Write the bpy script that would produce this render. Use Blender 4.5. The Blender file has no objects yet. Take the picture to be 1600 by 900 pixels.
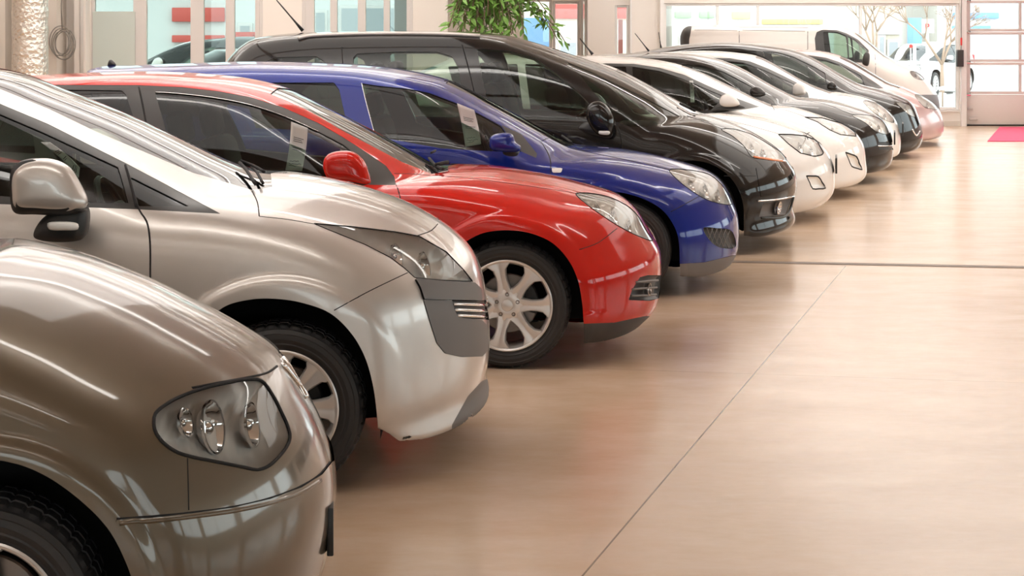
import bpy, bmesh, math, random
import numpy as np
from mathutils import Vector, Matrix
random.seed(4)
S = bpy.context.scene
C = S.collection
PI = math.pi

# ------------------------------------------------------------------ camera, sky, exposure
H = 1.69          # eye height
F = 3000.0        # focal length in pixels of the 1600-wide frame
cam_d = bpy.data.cameras.new('camera')
cam_d.sensor_fit = 'HORIZONTAL'
cam_d.sensor_width = 36.0
cam_d.lens = 36.0 * F / 1600.0
cam_d.shift_x = 0.0
cam_d.shift_y = -0.25
cam_d.clip_start = 0.05
cam_d.clip_end = 400
cam = bpy.data.objects.new('camera', cam_d)
cam.location = (0, 0, H)
cam.rotation_euler = (PI / 2, 0, 0)
C.objects.link(cam)
S.camera = cam

S.view_settings.view_transform = 'Standard'
S.view_settings.look = 'None'
S.view_settings.gamma = 1
S.view_settings.use_curve_mapping = False
S.view_settings.exposure = 0.06
SKY_STRENGTH = 3.9
LAMP_POWER = 11.5
FILL_PANEL = 1.45  # glow of the added ceiling fill panels
world = bpy.data.worlds.new('sky')
S.world = world
world.use_nodes = True
wn = world.node_tree
wn.nodes.clear()
wo = wn.nodes.new('ShaderNodeOutputWorld')
wb = wn.nodes.new('ShaderNodeBackground')
wb.inputs[0].default_value = (0.93, 0.97, 1.0, 1)
wb.inputs[1].default_value = SKY_STRENGTH
wn.links.new(wb.outputs[0], wo.inputs[0])
try:
    S.cycles.max_bounces = 10
    S.cycles.transparent_max_bounces = 24
    S.cycles.caustics_reflective = False
    S.cycles.caustics_refractive = False
    S.cycles.sample_clamp_indirect = 6
    S.cycles.use_denoising = True
except Exception:
    pass

# ------------------------------------------------------------------ small helpers
def px2w(px, py, Y):
    """point at depth Y seen at this place of the frame"""
    return Vector(((px - 800) / F * Y, Y, H - (py - 50) / F * Y))

def mat(name, color, rough=0.5, metal=0.0, coat=0.0, coat_rough=0.03, emit=None, estr=0.0, spec=0.5):
    m = bpy.data.materials.new(name)
    m.use_nodes = True
    b = m.node_tree.nodes['Principled BSDF']
    b.inputs['Base Color'].default_value = (*color, 1)
    b.inputs['Roughness'].default_value = rough
    b.inputs['Metallic'].default_value = metal
    b.inputs['Coat Weight'].default_value = coat
    b.inputs['Coat Roughness'].default_value = coat_rough
    b.inputs['Specular IOR Level'].default_value = spec
    if emit:
        b.inputs['Emission Color'].default_value = (*emit, 1)
        b.inputs['Emission Strength'].default_value = estr
    return m

def flake(m, scale=900.0, amt=0.12):
    """fine metallic flake variation in a paint"""
    nt = m.node_tree
    b = nt.nodes['Principled BSDF']
    tc = nt.nodes.new('ShaderNodeTexCoord')
    n = nt.nodes.new('ShaderNodeTexNoise')
    n.inputs['Scale'].default_value = scale
    nt.links.new(tc.outputs['Object'], n.inputs['Vector'])
    mp = nt.nodes.new('ShaderNodeMapRange')
    r = b.inputs['Roughness'].default_value
    mp.inputs['To Min'].default_value = r * (1 - amt)
    mp.inputs['To Max'].default_value = r * (1 + amt)
    nt.links.new(n.outputs['Fac'], mp.inputs['Value'])
    nt.links.new(mp.outputs['Result'], b.inputs['Roughness'])
    return m

def glassmat(name, tint=(0.7, 0.78, 0.72), ior_fac=1.45, rough=0.0):
    m = bpy.data.materials.new(name)
    m.use_nodes = True
    nt = m.node_tree
    nt.nodes.clear()
    out = nt.nodes.new('ShaderNodeOutputMaterial')
    tr = nt.nodes.new('ShaderNodeBsdfTransparent')
    tr.inputs[0].default_value = (*tint, 1)
    gl = nt.nodes.new('ShaderNodeBsdfGlossy')
    gl.inputs[0].default_value = (1, 1, 1, 1)
    gl.inputs['Roughness'].default_value = rough
    fr = nt.nodes.new('ShaderNodeFresnel')
    fr.inputs['IOR'].default_value = ior_fac
    mx = nt.nodes.new('ShaderNodeMixShader')
    nt.links.new(fr.outputs[0], mx.inputs[0])
    nt.links.new(tr.outputs[0], mx.inputs[1])
    nt.links.new(gl.outputs[0], mx.inputs[2])
    nt.links.new(mx.outputs[0], out.inputs[0])
    return m

M = {}
M['black_plastic'] = mat('black_plastic', (0.018, 0.017, 0.017), 0.45)
M['trim'] = mat('window_trim', (0.03, 0.028, 0.026), 0.35)
M['seam'] = mat('panel_gap', (0.012, 0.010, 0.010), 0.8)
M['rubber'] = mat('tyre_rubber', (0.022, 0.020, 0.020), 0.55)
M['grey_plastic'] = mat('grey_plastic', (0.17, 0.155, 0.15), 0.5)
M['dark_grey_plastic'] = mat('dark_grey_plastic', (0.038, 0.034, 0.032), 0.5)
M['lining'] = mat('cabin_lining', (0.035, 0.033, 0.032), 0.8)
M['light_lining'] = mat('light_cabin_trim', (0.42, 0.38, 0.34), 0.8)
M['well'] = mat('wheel_well', (0.010, 0.009, 0.009), 0.9)
M['chrome'] = mat('chrome', (0.85, 0.85, 0.86), 0.07, 1.0)
M['reflector'] = mat('lamp_reflector', (0.95, 0.93, 0.90), 0.28, 0.12)
M['rim'] = mat('alloy_rim', (0.74, 0.71, 0.69), 0.32, 0.55, 0.4)
M['disc'] = mat('brake_disc', (0.22, 0.19, 0.17), 0.35, 0.9)
M['amber'] = mat('amber_lens', (0.85, 0.22, 0.05), 0.15, 0, 1)
M['red_lens'] = mat('red_lens', (0.6, 0.02, 0.02), 0.12, 0, 1)
M['rail'] = mat('pale_roof_rail', (0.72, 0.66, 0.62), 0.3, 0.3)
M['paper'] = mat('paper', (0.82, 0.82, 0.80), 0.7)
M['ink'] = mat('ink', (0.12, 0.12, 0.14), 0.7)
M['seat'] = mat('seat_fabric', (0.05, 0.045, 0.045), 0.85)
M['seat_grey'] = mat('grey_seat_fabric', (0.12, 0.11, 0.10), 0.85)
M['glass'] = glassmat('window_glass', (0.52, 0.61, 0.54), 1.45)
M['screen_glass'] = glassmat('windscreen_glass', (0.66, 0.74, 0.68), 1.75)
M['dark_glass'] = glassmat('privacy_glass', (0.10, 0.10, 0.095))
M['lens'] = glassmat('lamp_lens', (0.97, 0.96, 0.94), 1.4)

def tag(o, label=None, cat=None, group=None, kind=None):
    if label: o['label'] = label
    if cat: o['category'] = cat
    if group: o['group'] = group
    if kind: o['kind'] = kind
    return o

def empty(name, loc=(0, 0, 0), rz=0.0, label=None, cat=None, group=None):
    o = bpy.data.objects.new(name, None)
    o.empty_display_size = 0.2
    o.location = loc
    o.rotation_euler = (0, 0, rz)
    C.objects.link(o)
    return tag(o, label, cat, group)

def link(name, me, material=None, parent=None, loc=None):
    o = bpy.data.objects.new(name, me)
    if material is not None:
        me.materials.clear()
        me.materials.append(material)
    C.objects.link(o)
    if parent is not None:
        o.parent = parent
    if loc is not None:
        o.location = loc
    return o

def mesh_np(name, V, T, N=None, smooth=True):
    """mesh out of numpy vertices and triangles, with given vertex normals"""
    me = bpy.data.meshes.new(name)
    n, t = len(V), len(T)
    me.vertices.add(n)
    me.vertices.foreach_set('co', np.asarray(V, np.float32).ravel())
    me.loops.add(t * 3)
    me.loops.foreach_set('vertex_index', np.asarray(T, np.int32).ravel())
    me.polygons.add(t)
    me.polygons.foreach_set('loop_start', np.arange(0, t * 3, 3, dtype=np.int32))
    me.polygons.foreach_set('loop_total', np.full(t, 3, np.int32))
    me.polygons.foreach_set('use_smooth', np.full(t, smooth, bool))
    me.update(calc_edges=True)
    if N is not None and smooth:
        me.normals_split_custom_set_from_vertices(np.asarray(N, np.float32).tolist())
    return me

def bm_mesh(name, bm, smooth=True, angle=0.6):
    me = bpy.data.meshes.new(name)
    bmesh.ops.recalc_face_normals(bm, faces=bm.faces)
    for f in bm.faces: f.smooth = smooth
    if smooth:
        for e in bm.edges:
            if len(e.link_faces) == 2 and e.calc_face_angle(0) > angle:
                e.smooth = False
    bm.to_mesh(me)
    bm.free()
    return me

def add_box(bm, c, s, rot=None, bevel=0.0, seg=2):
    r = bmesh.ops.create_cube(bm, size=1.0)
    vs = r['verts']
    m = Matrix.Diagonal((*s, 1))
    if rot is not None: m = rot.to_4x4() @ m
    m = Matrix.Translation(c) @ m
    bmesh.ops.transform(bm, matrix=m, verts=vs)
    if bevel > 0:
        es = list({e for v in vs for e in v.link_edges})
        bmesh.ops.bevel(bm, geom=es, offset=bevel, segments=seg, profile=0.5, affect='EDGES')
    return bm

def box(name, c, s, material, parent=None, bevel=0.0, rot=None, seg=2):
    bm = bmesh.new()
    add_box(bm, (0, 0, 0), s, rot, bevel, seg)
    return link(name, bm_mesh(name, bm), material, parent, c)

def lathe_bm(bm, prof, n=48, axis='Y', center=(0, 0, 0), radfun=None, closed=False):
    """profile of (radius, along) revolved about the axis"""
    rings = []
    for i in range(n):
        a = 2 * PI * i / n
        ring = []
        for j, (r, y) in enumerate(prof):
            rr = radfun(i, j, r) if radfun else r
            if axis == 'Y': p = (rr * math.cos(a), y, rr * math.sin(a))
            elif axis == 'X': p = (y, rr * math.cos(a), rr * math.sin(a))
            else: p = (rr * math.cos(a), rr * math.sin(a), y)
            ring.append(bm.verts.new(Vector(p) + Vector(center)))
        rings.append(ring)
    m = len(prof)
    for i in range(n):
        A, B = rings[i], rings[(i + 1) % n]
        for j in range(m if closed else m - 1):
            k = (j + 1) % m
            bm.faces.new((A[j], B[j], B[k], A[k]))
    return rings

def tube_np(pts, r, nseg=6, cap=True):
    """tube along 3D points; returns V, T"""
    P = np.asarray(pts, float)
    n = len(P)
    tan = np.gradient(P, axis=0)
    tan /= np.linalg.norm(tan, axis=1, keepdims=True) + 1e-12
    up = np.array([0, 0, 1.0])
    if abs(tan[0] @ up) > 0.9: up = np.array([1.0, 0, 0])
    V = []
    prev = None
    for i in range(n):
        a = np.cross(tan[i], up if prev is None else prev)
        if prev is not None:
            b = prev - tan[i] * (prev @ tan[i])
        else:
            b = np.cross(a, tan[i])
        b /= np.linalg.norm(b) + 1e-12
        a = np.cross(tan[i], b)
        prev = b
        rr = r[i] if hasattr(r, '__len__') else r
        for k in range(nseg):
            t = 2 * PI * k / nseg
            V.append(P[i] + rr * (math.cos(t) * a + math.sin(t) * b))
    T = []
    for i in range(n - 1):
        for k in range(nseg):
            p, q = i * nseg + k, i * nseg + (k + 1) % nseg
            T += [(p, q, q + nseg), (p, q + nseg, p + nseg)]
    if cap:
        for k in range(1, nseg - 1):
            T.append((0, k + 1, k))
            b0 = (n - 1) * nseg
            T.append((b0, b0 + k, b0 + k + 1))
    return np.array(V), np.array(T)

def tube(name, pts, r, material, parent=None, nseg=6):
    V, T = tube_np(pts, r, nseg)
    return link(name, mesh_np(name, V, T), material, parent)

def catmull(pts, step, closed=False):
    """smooth curve through points, resampled"""
    P = np.asarray(pts, float)
    n = len(P)
    out = []
    rng = range(n) if closed else range(n - 1)
    for i in rng:
        p1, p2 = P[i], P[(i + 1) % n]
        p0 = P[i - 1] if (closed or i > 0) else 2 * p1 - p2
        p3 = P[(i + 2) % n] if (closed or i + 2 < n) else 2 * p2 - p1
        d0 = max(np.linalg.norm(p1 - p0), 1e-6) ** 0.5
        d1 = max(np.linalg.norm(p2 - p1), 1e-6) ** 0.5
        d2 = max(np.linalg.norm(p3 - p2), 1e-6) ** 0.5
        m1 = (p1 - p0) / d0 - (p2 - p0) / (d0 + d1) + (p2 - p1) / d1
        m2 = (p2 - p1) / d1 - (p3 - p1) / (d1 + d2) + (p3 - p2) / d2
        m1, m2 = m1 * d1, m2 * d1
        k = max(2, int(math.ceil(np.linalg.norm(p2 - p1) / step)))
        t = (np.arange(k) / k)[:, None]
        out.append((2 * t**3 - 3 * t**2 + 1) * p1 + (t**3 - 2 * t**2 + t) * m1 + (-2 * t**3 + 3 * t**2) * p2 + (t**3 - t**2) * m2)
    if not closed: out.append(P[-1:])
    return np.concatenate(out)

# ------------------------------------------------------------------ car body engine
def sdf_poly(Q, P, signed=True, closed=True):
    """signed distance (negative inside) from points Q to polygon P"""
    Q = np.asarray(Q, float); P = np.asarray(P, float)
    A = P
    B = np.roll(P, -1, axis=0)
    if not closed:
        A, B = P[:-1], P[1:]
    out = np.empty(len(Q))
    CH = 4000
    for s in range(0, len(Q), CH):
        q = Q[s:s + CH]
        d = q[:, None, :] - A[None]
        e = (B - A)[None]
        t = np.clip((d * e).sum(2) / ((e * e).sum(2) + 1e-12), 0, 1)
        dist = np.sqrt((((d - e * t[..., None])) ** 2).sum(2)).min(1)
        if signed:
            y = q[:, 1][:, None]; x = q[:, 0][:, None]
            c = ((A[None, :, 1] > y) != (B[None, :, 1] > y))
            xi = A[None, :, 0] + (y - A[None, :, 1]) * (e[0, :, 0][None]) / (e[0, :, 1][None] + 1e-15)
            inside = ((c & (x < xi)).sum(1) % 2) == 1
            dist = np.where(inside, -dist, dist)
        out[s:s + CH] = dist
    return out

class Body:
    """a car body: near half as a smooth surface, cut into panels, then mirrored"""
    def __init__(self, sp):
        self.sp = sp
        self.W = W = sp['W']
        self.alpha = math.atan((sp['nose'] - 800) / F)
        self.ray = np.array([math.sin(self.alpha), math.cos(self.alpha)])
        self.fwd = np.array([math.cos(self.alpha), -math.sin(self.alpha)])
        self.Dn = F / sp['s'] / math.cos(self.alpha)      # distance of the near side
        self.Cd = self.Dn + W
        self.Cw = self.ray * self.Cd                     # nose centre on the ground, world
        pts = []
        for p in sp['profile']:
            if p[0] == 'p': q = self.unproj(p[1], p[2], 0.0); pts.append((q[0], q[2]))
            elif p[0] == 'n': q = self.unproj(p[1], p[2], W - 0.06); pts.append((q[0], q[2]))
            else: pts.append((p[1], p[2]))
        self.xr = min(p[0] for p in pts)
        prof = catmull(pts, 0.03, closed=True)
        self.prof = prof
        # smoothed distance grid of the profile
        g = 0.02
        self.g = g
        self.gx0, self.gz0 = self.xr - 0.6, -0.35
        nx = int((0.8 - self.gx0) / g) + 4
        nz = int(2.6 / g) + 4
        X, Z = np.meshgrid(self.gx0 + g * np.arange(nx), self.gz0 + g * np.arange(nz), indexing='ij')
        G = sdf_poly(np.stack([X.ravel(), Z.ravel()], 1), prof).reshape(nx, nz)
        sig = sp.get('blur', 0.9)
        k = np.exp(-0.5 * (np.arange(-5, 6) / sig) ** 2); k /= k.sum()
        for ax in (0, 1):
            Gp = np.pad(G, [(5, 5) if a == ax else (0, 0) for a in (0, 1)], mode='edge')
            G = sum(k[i] * np.take(Gp, np.arange(i, i + G.shape[ax]), axis=ax) for i in range(11))
        self.G = G
        self.xm = sp.get('xm', self.xr * 0.55)

    def unproj(self, px, py, w):
        a, b = (px - 800) / F, -(py - 50) / F
        sa, ca = math.sin(self.alpha), math.cos(self.alpha)
        t = (self.Cd - w) / (a * sa + ca)
        return np.array([t * a * ca - t * sa, w, H + t * b])

    def ray_dir(self, px, py):
        """origin and direction in car coordinates (x forward, w to the near side, z)"""
        a, b = (px - 800) / F, -(py - 50) / F
        sa, ca = math.sin(self.alpha), math.cos(self.alpha)
        d = np.array([a * ca - sa, -(a * sa + ca), b])
        o = np.array([0.0, self.Cd, H])
        return o, d

    def proj(self, V):
        sa, ca = math.sin(self.alpha), math.cos(self.alpha)
        X = V[:, 0] * ca + (self.Cd - V[:, 1]) * sa
        Y = -V[:, 0] * sa + (self.Cd - V[:, 1]) * ca
        return np.stack([800 + F * X / Y, 50 - F * (V[:, 2] - H) / Y], 1)

    def sdf(self, x, z):
        G, g = self.G, self.g
        u = np.clip((x - self.gx0) / g, 1.0, G.shape[0] - 3.001)
        v = np.clip((z - self.gz0) / g, 1.0, G.shape[1] - 3.001)
        i = u.astype(int); j = v.astype(int)
        fu, fv = u - i, v - j
        def w4(t):
            return ((1 - t) ** 3 / 6, (3 * t**3 - 6 * t**2 + 4) / 6, (-3 * t**3 + 3 * t**2 + 3 * t + 1) / 6, t**3 / 6)
        wu, wv = w4(fu), w4(fv)
        r = 0
        for a in range(4):
            row = 0
            for b in range(4):
                row = row + wv[b] * G[i - 1 + a, j - 1 + b]
            r = r + wu[a] * row
        return r

    def Wz(self, x, z):
        sp = self.sp; W = self.W
        zb = sp.get('zb', 0.93) + sp.get('zbs', -0.05) * (x + 1.0)
        k = 0.035
        q = (z - zb) / k
        sp1 = k * np.where(q > 30, q, np.log1p(np.exp(np.clip(q, -40, 30))))
        w = W - sp.get('tumble', 0.36) * sp1 - 0.10 * np.maximum(z - zb - 0.2, 0) ** 2
        w = w - 0.10 * np.clip(0.50 - z, 0, 1) ** 2 * 2.0 - 0.03 * np.clip(z - 0.62, 0, 1) ** 2 * 4
        # shoulder groove
        for (x0, z0, sl, dep, wid) in sp.get('creases', ()):
            w = w + dep * np.tanh((z - (z0 + sl * (x - x0))) / wid)
        # wheel arch flares
        for (cx, cz, R, amt) in self.flares:
            r = np.sqrt((x - cx) ** 2 + (z - cz) ** 2)
            w = w + amt * 0.5 * (1 - np.tanh((r - R) / 0.012)) * 1 / (1 + np.exp(np.clip((z - zb + 0.02) / 0.03, -30, 30)))
        # rear narrowing
        w = w - 0.10 * np.clip((self.xr + 0.9 - x) / 0.9, 0, 1) ** 2
        return w

    flares = ()

    def Fn(self, x, w, z):
        sp = self.sp
        t = np.abs(w) / self.W
        sx = np.tanh((x - self.xm) / 0.9)
        a = sp.get('plan', 0.34)
        pw = sp.get('planp', 2.6)
        lowf = 1.0
        xs = x + sx * a * lowf * t ** pw
        zs = z + sp.get('crown', 0.055) * t * t
        D = self.sdf(xs, zs)
        A = (w - self.Wz(x, z)) * 0.95
        k = sp.get('k', 0.09)
        return 0.5 * (A + D + np.sqrt((A - D) ** 2 + k * k)) - 0.0 * k

    def grad(self, V, e=0.006):
        x, w, z = V[:, 0], V[:, 1], V[:, 2]
        g = np.stack([self.Fn(x + e, w, z) - self.Fn(x - e, w, z),
                      self.Fn(x, w + e, z) - self.Fn(x, w - e, z),
                      self.Fn(x, w, z + e) - self.Fn(x, w, z - e)], 1) / (2 * e)
        # on the centre line the two halves meet level
        near = np.abs(w) < 1e-4
        g[near, 1] = 0
        return g

    def newton(self, V, it=2):
        for _ in range(it):
            g = self.grad(V)
            f = self.Fn(V[:, 0], V[:, 1], V[:, 2])
            keep = V[:, 1] < 1e-4
            V = V - np.clip(f / ((g * g).sum(1) + 1e-9), -0.03, 0.03)[:, None] * g
            V[keep, 1] = 0.0
        return V

    def build(self):
        sp = self.sp
        xr = self.xr
        res = sp.get('res', 0.014)
        x0, x1, w1, z0, z1 = xr - 0.15, 0.15, self.W + 0.12, 0.04, sp.get('ztop', 1.95)
        nx = int((x1 - x0) / res); nw = int(w1 / res); nz = int((z1 - z0) / res)
        X = np.linspace(x0, x1, nx + 1); Wv = np.linspace(0, w1, nw + 1); Z = np.linspace(z0, z1, nz + 1)
        verts = {}
        Bp = []; T = []
        def grid(Pf, na, nb, flip):
            base = sum(len(b) for b in Bp)
            Bp.append(Pf)
            i, j = np.meshgrid(np.arange(na), np.arange(nb), indexing='ij')
            a = base + i * (nb + 1) + j
            b, c, d = a + nb + 1, a + nb + 2, a + 1
            alt = ((i + j) % 2 == 0)
            t1 = np.where(alt[..., None], np.stack([a, b, c], -1), np.stack([a, b, d], -1)).reshape(-1, 3)
            t2 = np.where(alt[..., None], np.stack([a, c, d], -1), np.stack([b, c, d], -1)).reshape(-1, 3)
            t = np.concatenate([t1, t2])
            T.append(t[:, ::-1] if flip else t)
        A, B = np.meshgrid(X, Z, indexing='ij')
        grid(np.stack([A, np.full_like(A, w1), B], -1).reshape(-1, 3), nx, nz, True)
        A, B = np.meshgrid(X, Wv, indexing='ij')
        grid(np.stack([A, B, np.full_like(A, z1)], -1).reshape(-1, 3), nx, nw, False)
        grid(np.stack([A, B, np.full_like(A, z0)], -1).reshape(-1, 3), nx, nw, True)
        A, B = np.meshgrid(Wv, Z, indexing='ij')
        grid(np.stack([np.full_like(A, x1), A, B], -1).reshape(-1, 3), nw, nz, False)
        grid(np.stack([np.full_like(A, x0), A, B], -1).reshape(-1, 3), nw, nz, True)
        V = np.concatenate(Bp); T = np.concatenate(T)
        key = np.round(V / (res * 0.2)).astype(np.int64)
        _, idx, inv = np.unique(key, axis=0, return_index=True, return_inverse=True)
        inv = inv.ravel()
        V = V[idx]; T = inv[T]
        # triangle winding outward on the box
        n = np.cross(V[T[:, 1]] - V[T[:, 0]], V[T[:, 2]] - V[T[:, 0]])
        c = V[T].mean(1) - np.array([(x0 + x1) / 2, 0, (z0 + z1) / 2])
        bad = (n * c).sum(1) < 0
        T[bad] = T[bad][:, ::-1]
        # cast towards the middle
        lx = np.clip((V[:, 0] - x0) / (x1 - x0), 0, 1)
        q = np.stack([(xr + 0.75) + lx * (-0.75 - xr - 0.75 + 0.0), V[:, 1] * 0.45,
                      0.45 + 0.17 * (V[:, 2] - z0) / (z1 - z0)], 1)
        lo = np.zeros(len(V)); hi = np.ones(len(V))
        for _ in range(11):
            m = 0.5 * (lo + hi)
            P = q + (V - q) * m[:, None]
            ins = self.Fn(P[:, 0], P[:, 1], P[:, 2]) < 0
            lo = np.where(ins, m, lo); hi = np.where(ins, hi, m)
        P = q + (V - q) * (0.5 * (lo + hi))[:, None]
        P[V[:, 1] < 1e-6, 1] = 0
        P = self.newton(P, 1)
        self.V, self.T = P, T
        self.reg = {}

    def cut(self, name, phi):
        """split triangles where phi changes sign and remember the inside ones"""
        V, T = self.V, self.T
        phi = np.where(np.abs(phi) < 1e-7, 1e-7, phi)
        s = phi < 0
        st = s[T]
        cnt = st.sum(1)
        mixed = (cnt > 0) & (cnt < 3)
        keep = ~mixed
        Tm = T[mixed]; sm = st[mixed]
        # the odd one out first
        odd = np.where(sm.sum(1) == 1, np.argmax(sm, 1), np.argmin(sm, 1))
        r = np.arange(len(Tm))
        a = Tm[r, odd]; b = Tm[r, (odd + 1) % 3]; c = Tm[r, (odd + 2) % 3]
        E = np.concatenate([np.sort(np.stack([a, b], 1), 1), np.sort(np.stack([a, c], 1), 1)])
        if len(E):
            U, inv = np.unique(E, axis=0, return_inverse=True); inv = inv.ravel()
            pa, pb = phi[U[:, 0]], phi[U[:, 1]]
            t = np.clip(pa / (pa - pb), 0.02, 0.98)[:, None]
            NV = V[U[:, 0]] * (1 - t) + V[U[:, 1]] * t
            NV = self.newton(NV, 2)
            base = len(V)
            self.V = np.concatenate([V, NV])
            ab = base + inv[:len(a)]; ac = base + inv[len(a):]
            NT = np.concatenate([np.stack([a, ab, ac], 1), np.stack([ab, b, c], 1), np.stack([ab, c, ac], 1)])
            ins_a = s[a]
            nl = np.concatenate([ins_a, ~ins_a, ~ins_a])
            self.T = np.concatenate([T[keep], NT])
            for k in self.reg:
                self.reg[k] = np.concatenate([self.reg[k][keep], np.tile(self.reg[k][mixed], 3)])
            self.reg[name] = np.concatenate([st[keep][:, 0], nl])
        else:
            self.reg[name] = st[:, 0]

    def cut_px(self, name, poly, cond='side', smooth=False, corner=None):
        poly = np.asarray(poly, float)
        if smooth: poly = catmull(poly, max(2.0, 0.012 * self.sp['s']), closed=True)
        V = self.V
        px = self.proj(V)
        big = 1e3
        phi = np.full(len(V), big)
        m = 12 + 0.05 * self.sp['s']
        sel = (px[:, 0] > poly[:, 0].min() - m) & (px[:, 0] < poly[:, 0].max() + m) & (px[:, 1] > poly[:, 1].min() - m) & (px[:, 1] < poly[:, 1].max() + m)
        if cond == 'side': sel &= (V[:, 1] > 0.18)
        if cond in ('side', 'front'):
            g = self.grad(V[sel])
            o = np.array([0.0, self.Cd, H])
            f = ((o - V[sel]) * g).sum(1) > 0
            ids = np.nonzero(sel)[0][f]
        elif cond == 'top':
            g = self.grad(V[sel])
            ids = np.nonzero(sel)[0][g[:, 2] > 0.05]
        else:
            ids = np.nonzero(sel)[0]
        phi[ids] = sdf_poly(px[ids], poly)
        self.cut(name, phi)

    def cut_xz(self, name, poly, wmin=0.4):
        """hole given in side view, in metres"""
        V = self.V
        phi = np.full(len(V), 10.0)
        ids = np.nonzero(V[:, 1] > wmin)[0]
        phi[ids] = sdf_poly(V[ids][:, [0, 2]], np.asarray(poly, float))
        self.cut(name, phi)

    def hit(self, pts, lift=0.0, rng=(-0.5, 2.6)):
        """where lines of sight through these places meet the body"""
        out = []
        for (px, py) in pts:
            o, d = self.ray_dir(px, py)
            dn = self.Dn
            ts = np.arange(dn + rng[0], dn + rng[1], 0.01)
            P = o + d * ts[:, None]
            f = self.Fn(P[:, 0], np.maximum(P[:, 1], 0), P[:, 2])
            k = np.nonzero(f < 0)[0]
            if len(k) == 0:
                k = int(np.argmin(f))
                out.append(P[k]); continue
            k = k[0]
            lo, hi = ts[max(k - 1, 0)], ts[k]
            for _ in range(12):
                m = 0.5 * (lo + hi)
                p = o + d * m
                if self.Fn(p[0:1], np.maximum(p[1:2], 0), p[2:3])[0] < 0: hi = m
                else: lo = m
            out.append(o + d * hi)
        out = np.array(out)
        if lift:
            g = self.grad(out)
            out = out + lift * g / (np.linalg.norm(g, axis=1, keepdims=True) + 1e-9)
        return out

    # car coordinates -> local coordinates of the car's Empty
    def loc(self, V):
        V = np.asarray(V, float)
        return np.stack([V[:, 0] + self.off, -V[:, 1], V[:, 2]], 1)

def orient(V, T, ref_n):
    n = np.cross(V[T[:, 1]] - V[T[:, 0]], V[T[:, 2]] - V[T[:, 0]])
    bad = (n * ref_n[T[:, 0]]).sum(1) < 0
    T = T.copy()
    T[bad] = T[bad][:, ::-1]
    return T

def compact(V, N, T):
    u, inv = np.unique(T, return_inverse=True)
    return V[u], N[u], inv.reshape(T.shape), u

def boundary_edges(T):
    E = np.concatenate([T[:, [0, 1]], T[:, [1, 2]], T[:, [2, 0]]])
    Es = np.sort(E, 1)
    U, first, cnt = np.unique(Es, axis=0, return_index=True, return_counts=True)
    return E[first[cnt == 1]]

def edge_dist(V, T, jump=1):
    """distance of each vertex from the open edge of its patch"""
    B = boundary_edges(T)
    bi = np.unique(B)
    bp = V[bi]
    d = np.empty(len(V))
    for s in range(0, len(V), 2000):
        d[s:s + 2000] = np.sqrt(((V[s:s + 2000, None] - bp[None]) ** 2).sum(2)).min(1)
    return d

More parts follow.
